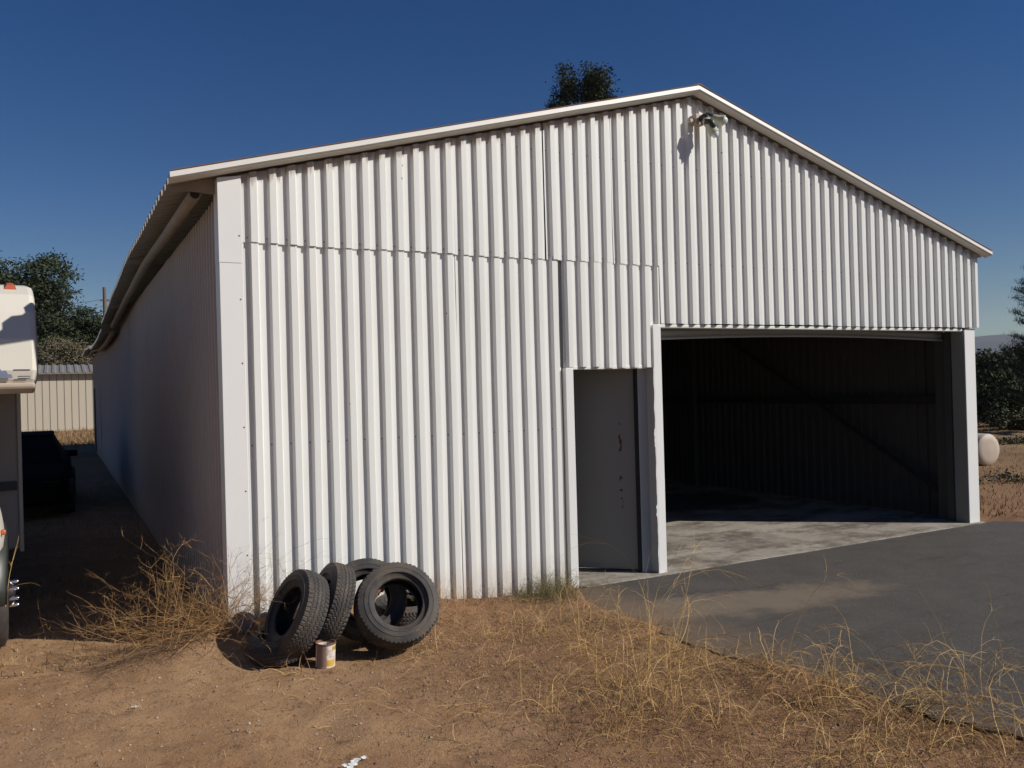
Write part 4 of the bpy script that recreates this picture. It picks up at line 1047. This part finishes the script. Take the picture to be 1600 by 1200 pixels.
tree('dark_shrub', (26.6, 9.6, -.1), blobset(random.Random(6), 5, 1.0, .15, .5, .3, .45), 90, 30, .07, .16, 'leaf_olive', 'low olive shrub under the nearest pine', None, (.5, .05), 33, cat='shrub')
for i, (x, y, lb) in enumerate(((12.6, 2.3, 'low dark dead brush on the ground right of the garage post'), (14.0, 1.7, 'low dark dead brush at the right edge of the view'), (19.5, 4.2, 'strip of low dark brush beyond the beige tank'), (21.5, 6.8, 'strip of low dark brush behind the beige tank'))):
    rng2 = random.Random(40+i); g = MB()
    crown(g, [(rng2.uniform(-.9, .9), rng2.uniform(-.3, .3), .05, .4, .3, .08) for _ in range(7)], 60, 18, .035, .09, rng2, .2, .5)
    o = g.build('low_brush', M['leaf_dry'] if i < 2 else M['leaf_olive']); o.location = (x, y, gh(x, y)); tag(o, lb, 'brush')

# two tanks lying on the ground
def tank(loc, rz, r_, ln, mat, label):
    e = empty('storage_tank', loc, rz); tag(e, label, 'tank')
    g = MB(); T = Matrix.Translation((0, 0, r_)) @ Matrix.Rotation(R(90), 4, 'X')
    g.lathe([(0, ln/2+.03), (r_*.6, ln/2+.022), (r_*.93, ln/2+.008), (r_, ln/2-.02), (r_, -ln/2+.03), (r_*.85, -ln/2-.015), (0, -ln/2-.045)], 36, T); g.build('shell', M[mat], e, smooth=True)
    g = MB(); g.box(-r_*.6, r_*.6, -ln*.3, -ln*.3+.08, -.02, .07); g.box(-r_*.6, r_*.6, ln*.3, ln*.3+.08, -.02, .07); g.build('cradle', M['wood'], e)
    g = MB(); g.lathe([(0, .08), (.04, .08), (.045, 0)], 12, Matrix.Translation((0, 0, 2*r_-.01))); g.build('filler_cap', M['rust'], e)
    return e
tank((15.40, 4.42, -.04), R(-6), .325, .95, 'drum', 'pale beige rounded tank lying on the ground right of the garage')
tank((15.25, 5.70, -.04), R(12), .31, .9, 'drumgrey', 'mottled grey tank partly hidden between the garage post and the beige tank')

# ------------------------------------------------------------ mountains
g = MB(); nA = 160; rows = []
for j in range(14):
    row = []
    for i in range(nA+1):
        az = R(-40 + 170*i/nA); D_ = 2700 + 110*j
        ridge = (172 + 45*N3(i*.06, 3) + 14*N3(i*.25, 7) + 5*N3(i*.8, 2))
        h = ridge*math.sin(math.pi*min(1, (j+.0)/9.0)*.5) if j <= 9 else ridge*(1-(j-9)*.12)
        h += 18*N3(i*.35, j*.5, 2)*min(1, j/5)
        row.append(g.vert((D_*math.sin(az), D_*math.cos(az), h-6)))
    rows.append(row)
for a, b in zip(rows, rows[1:]):
    for i in range(nA): g.face((a[i], a[i+1], b[i+1], b[i]))
tag(g.build('mountains', M['mount'], smooth=True), kind='structure')

# ------------------------------------------------------------ haze
HAZE = 0.00010
if HAZE:
    g = MB(); g.box(-3800, 3800, -3800, 3800, -9, 260); o = g.build('haze', None and M['dirt'] or M['dirt'])
    t = NT('haze_air'); t.t.nodes.remove(t.b); out = t.t.nodes['Material Output']
    pv = t.t.nodes.new('ShaderNodeVolumePrincipled'); pv.inputs['Density'].default_value = HAZE; pv.inputs['Color'].default_value = (.80, .88, 1, 1); pv.inputs['Anisotropy'].default_value = 0
    t.l(pv.outputs[0], out.inputs['Volume']); o.data.materials.clear(); o.data.materials.append(t.mat)
    tag(o, kind='stuff'); o['label'] = 'thin bluish air haze over the whole place'; o['category'] = 'haze'
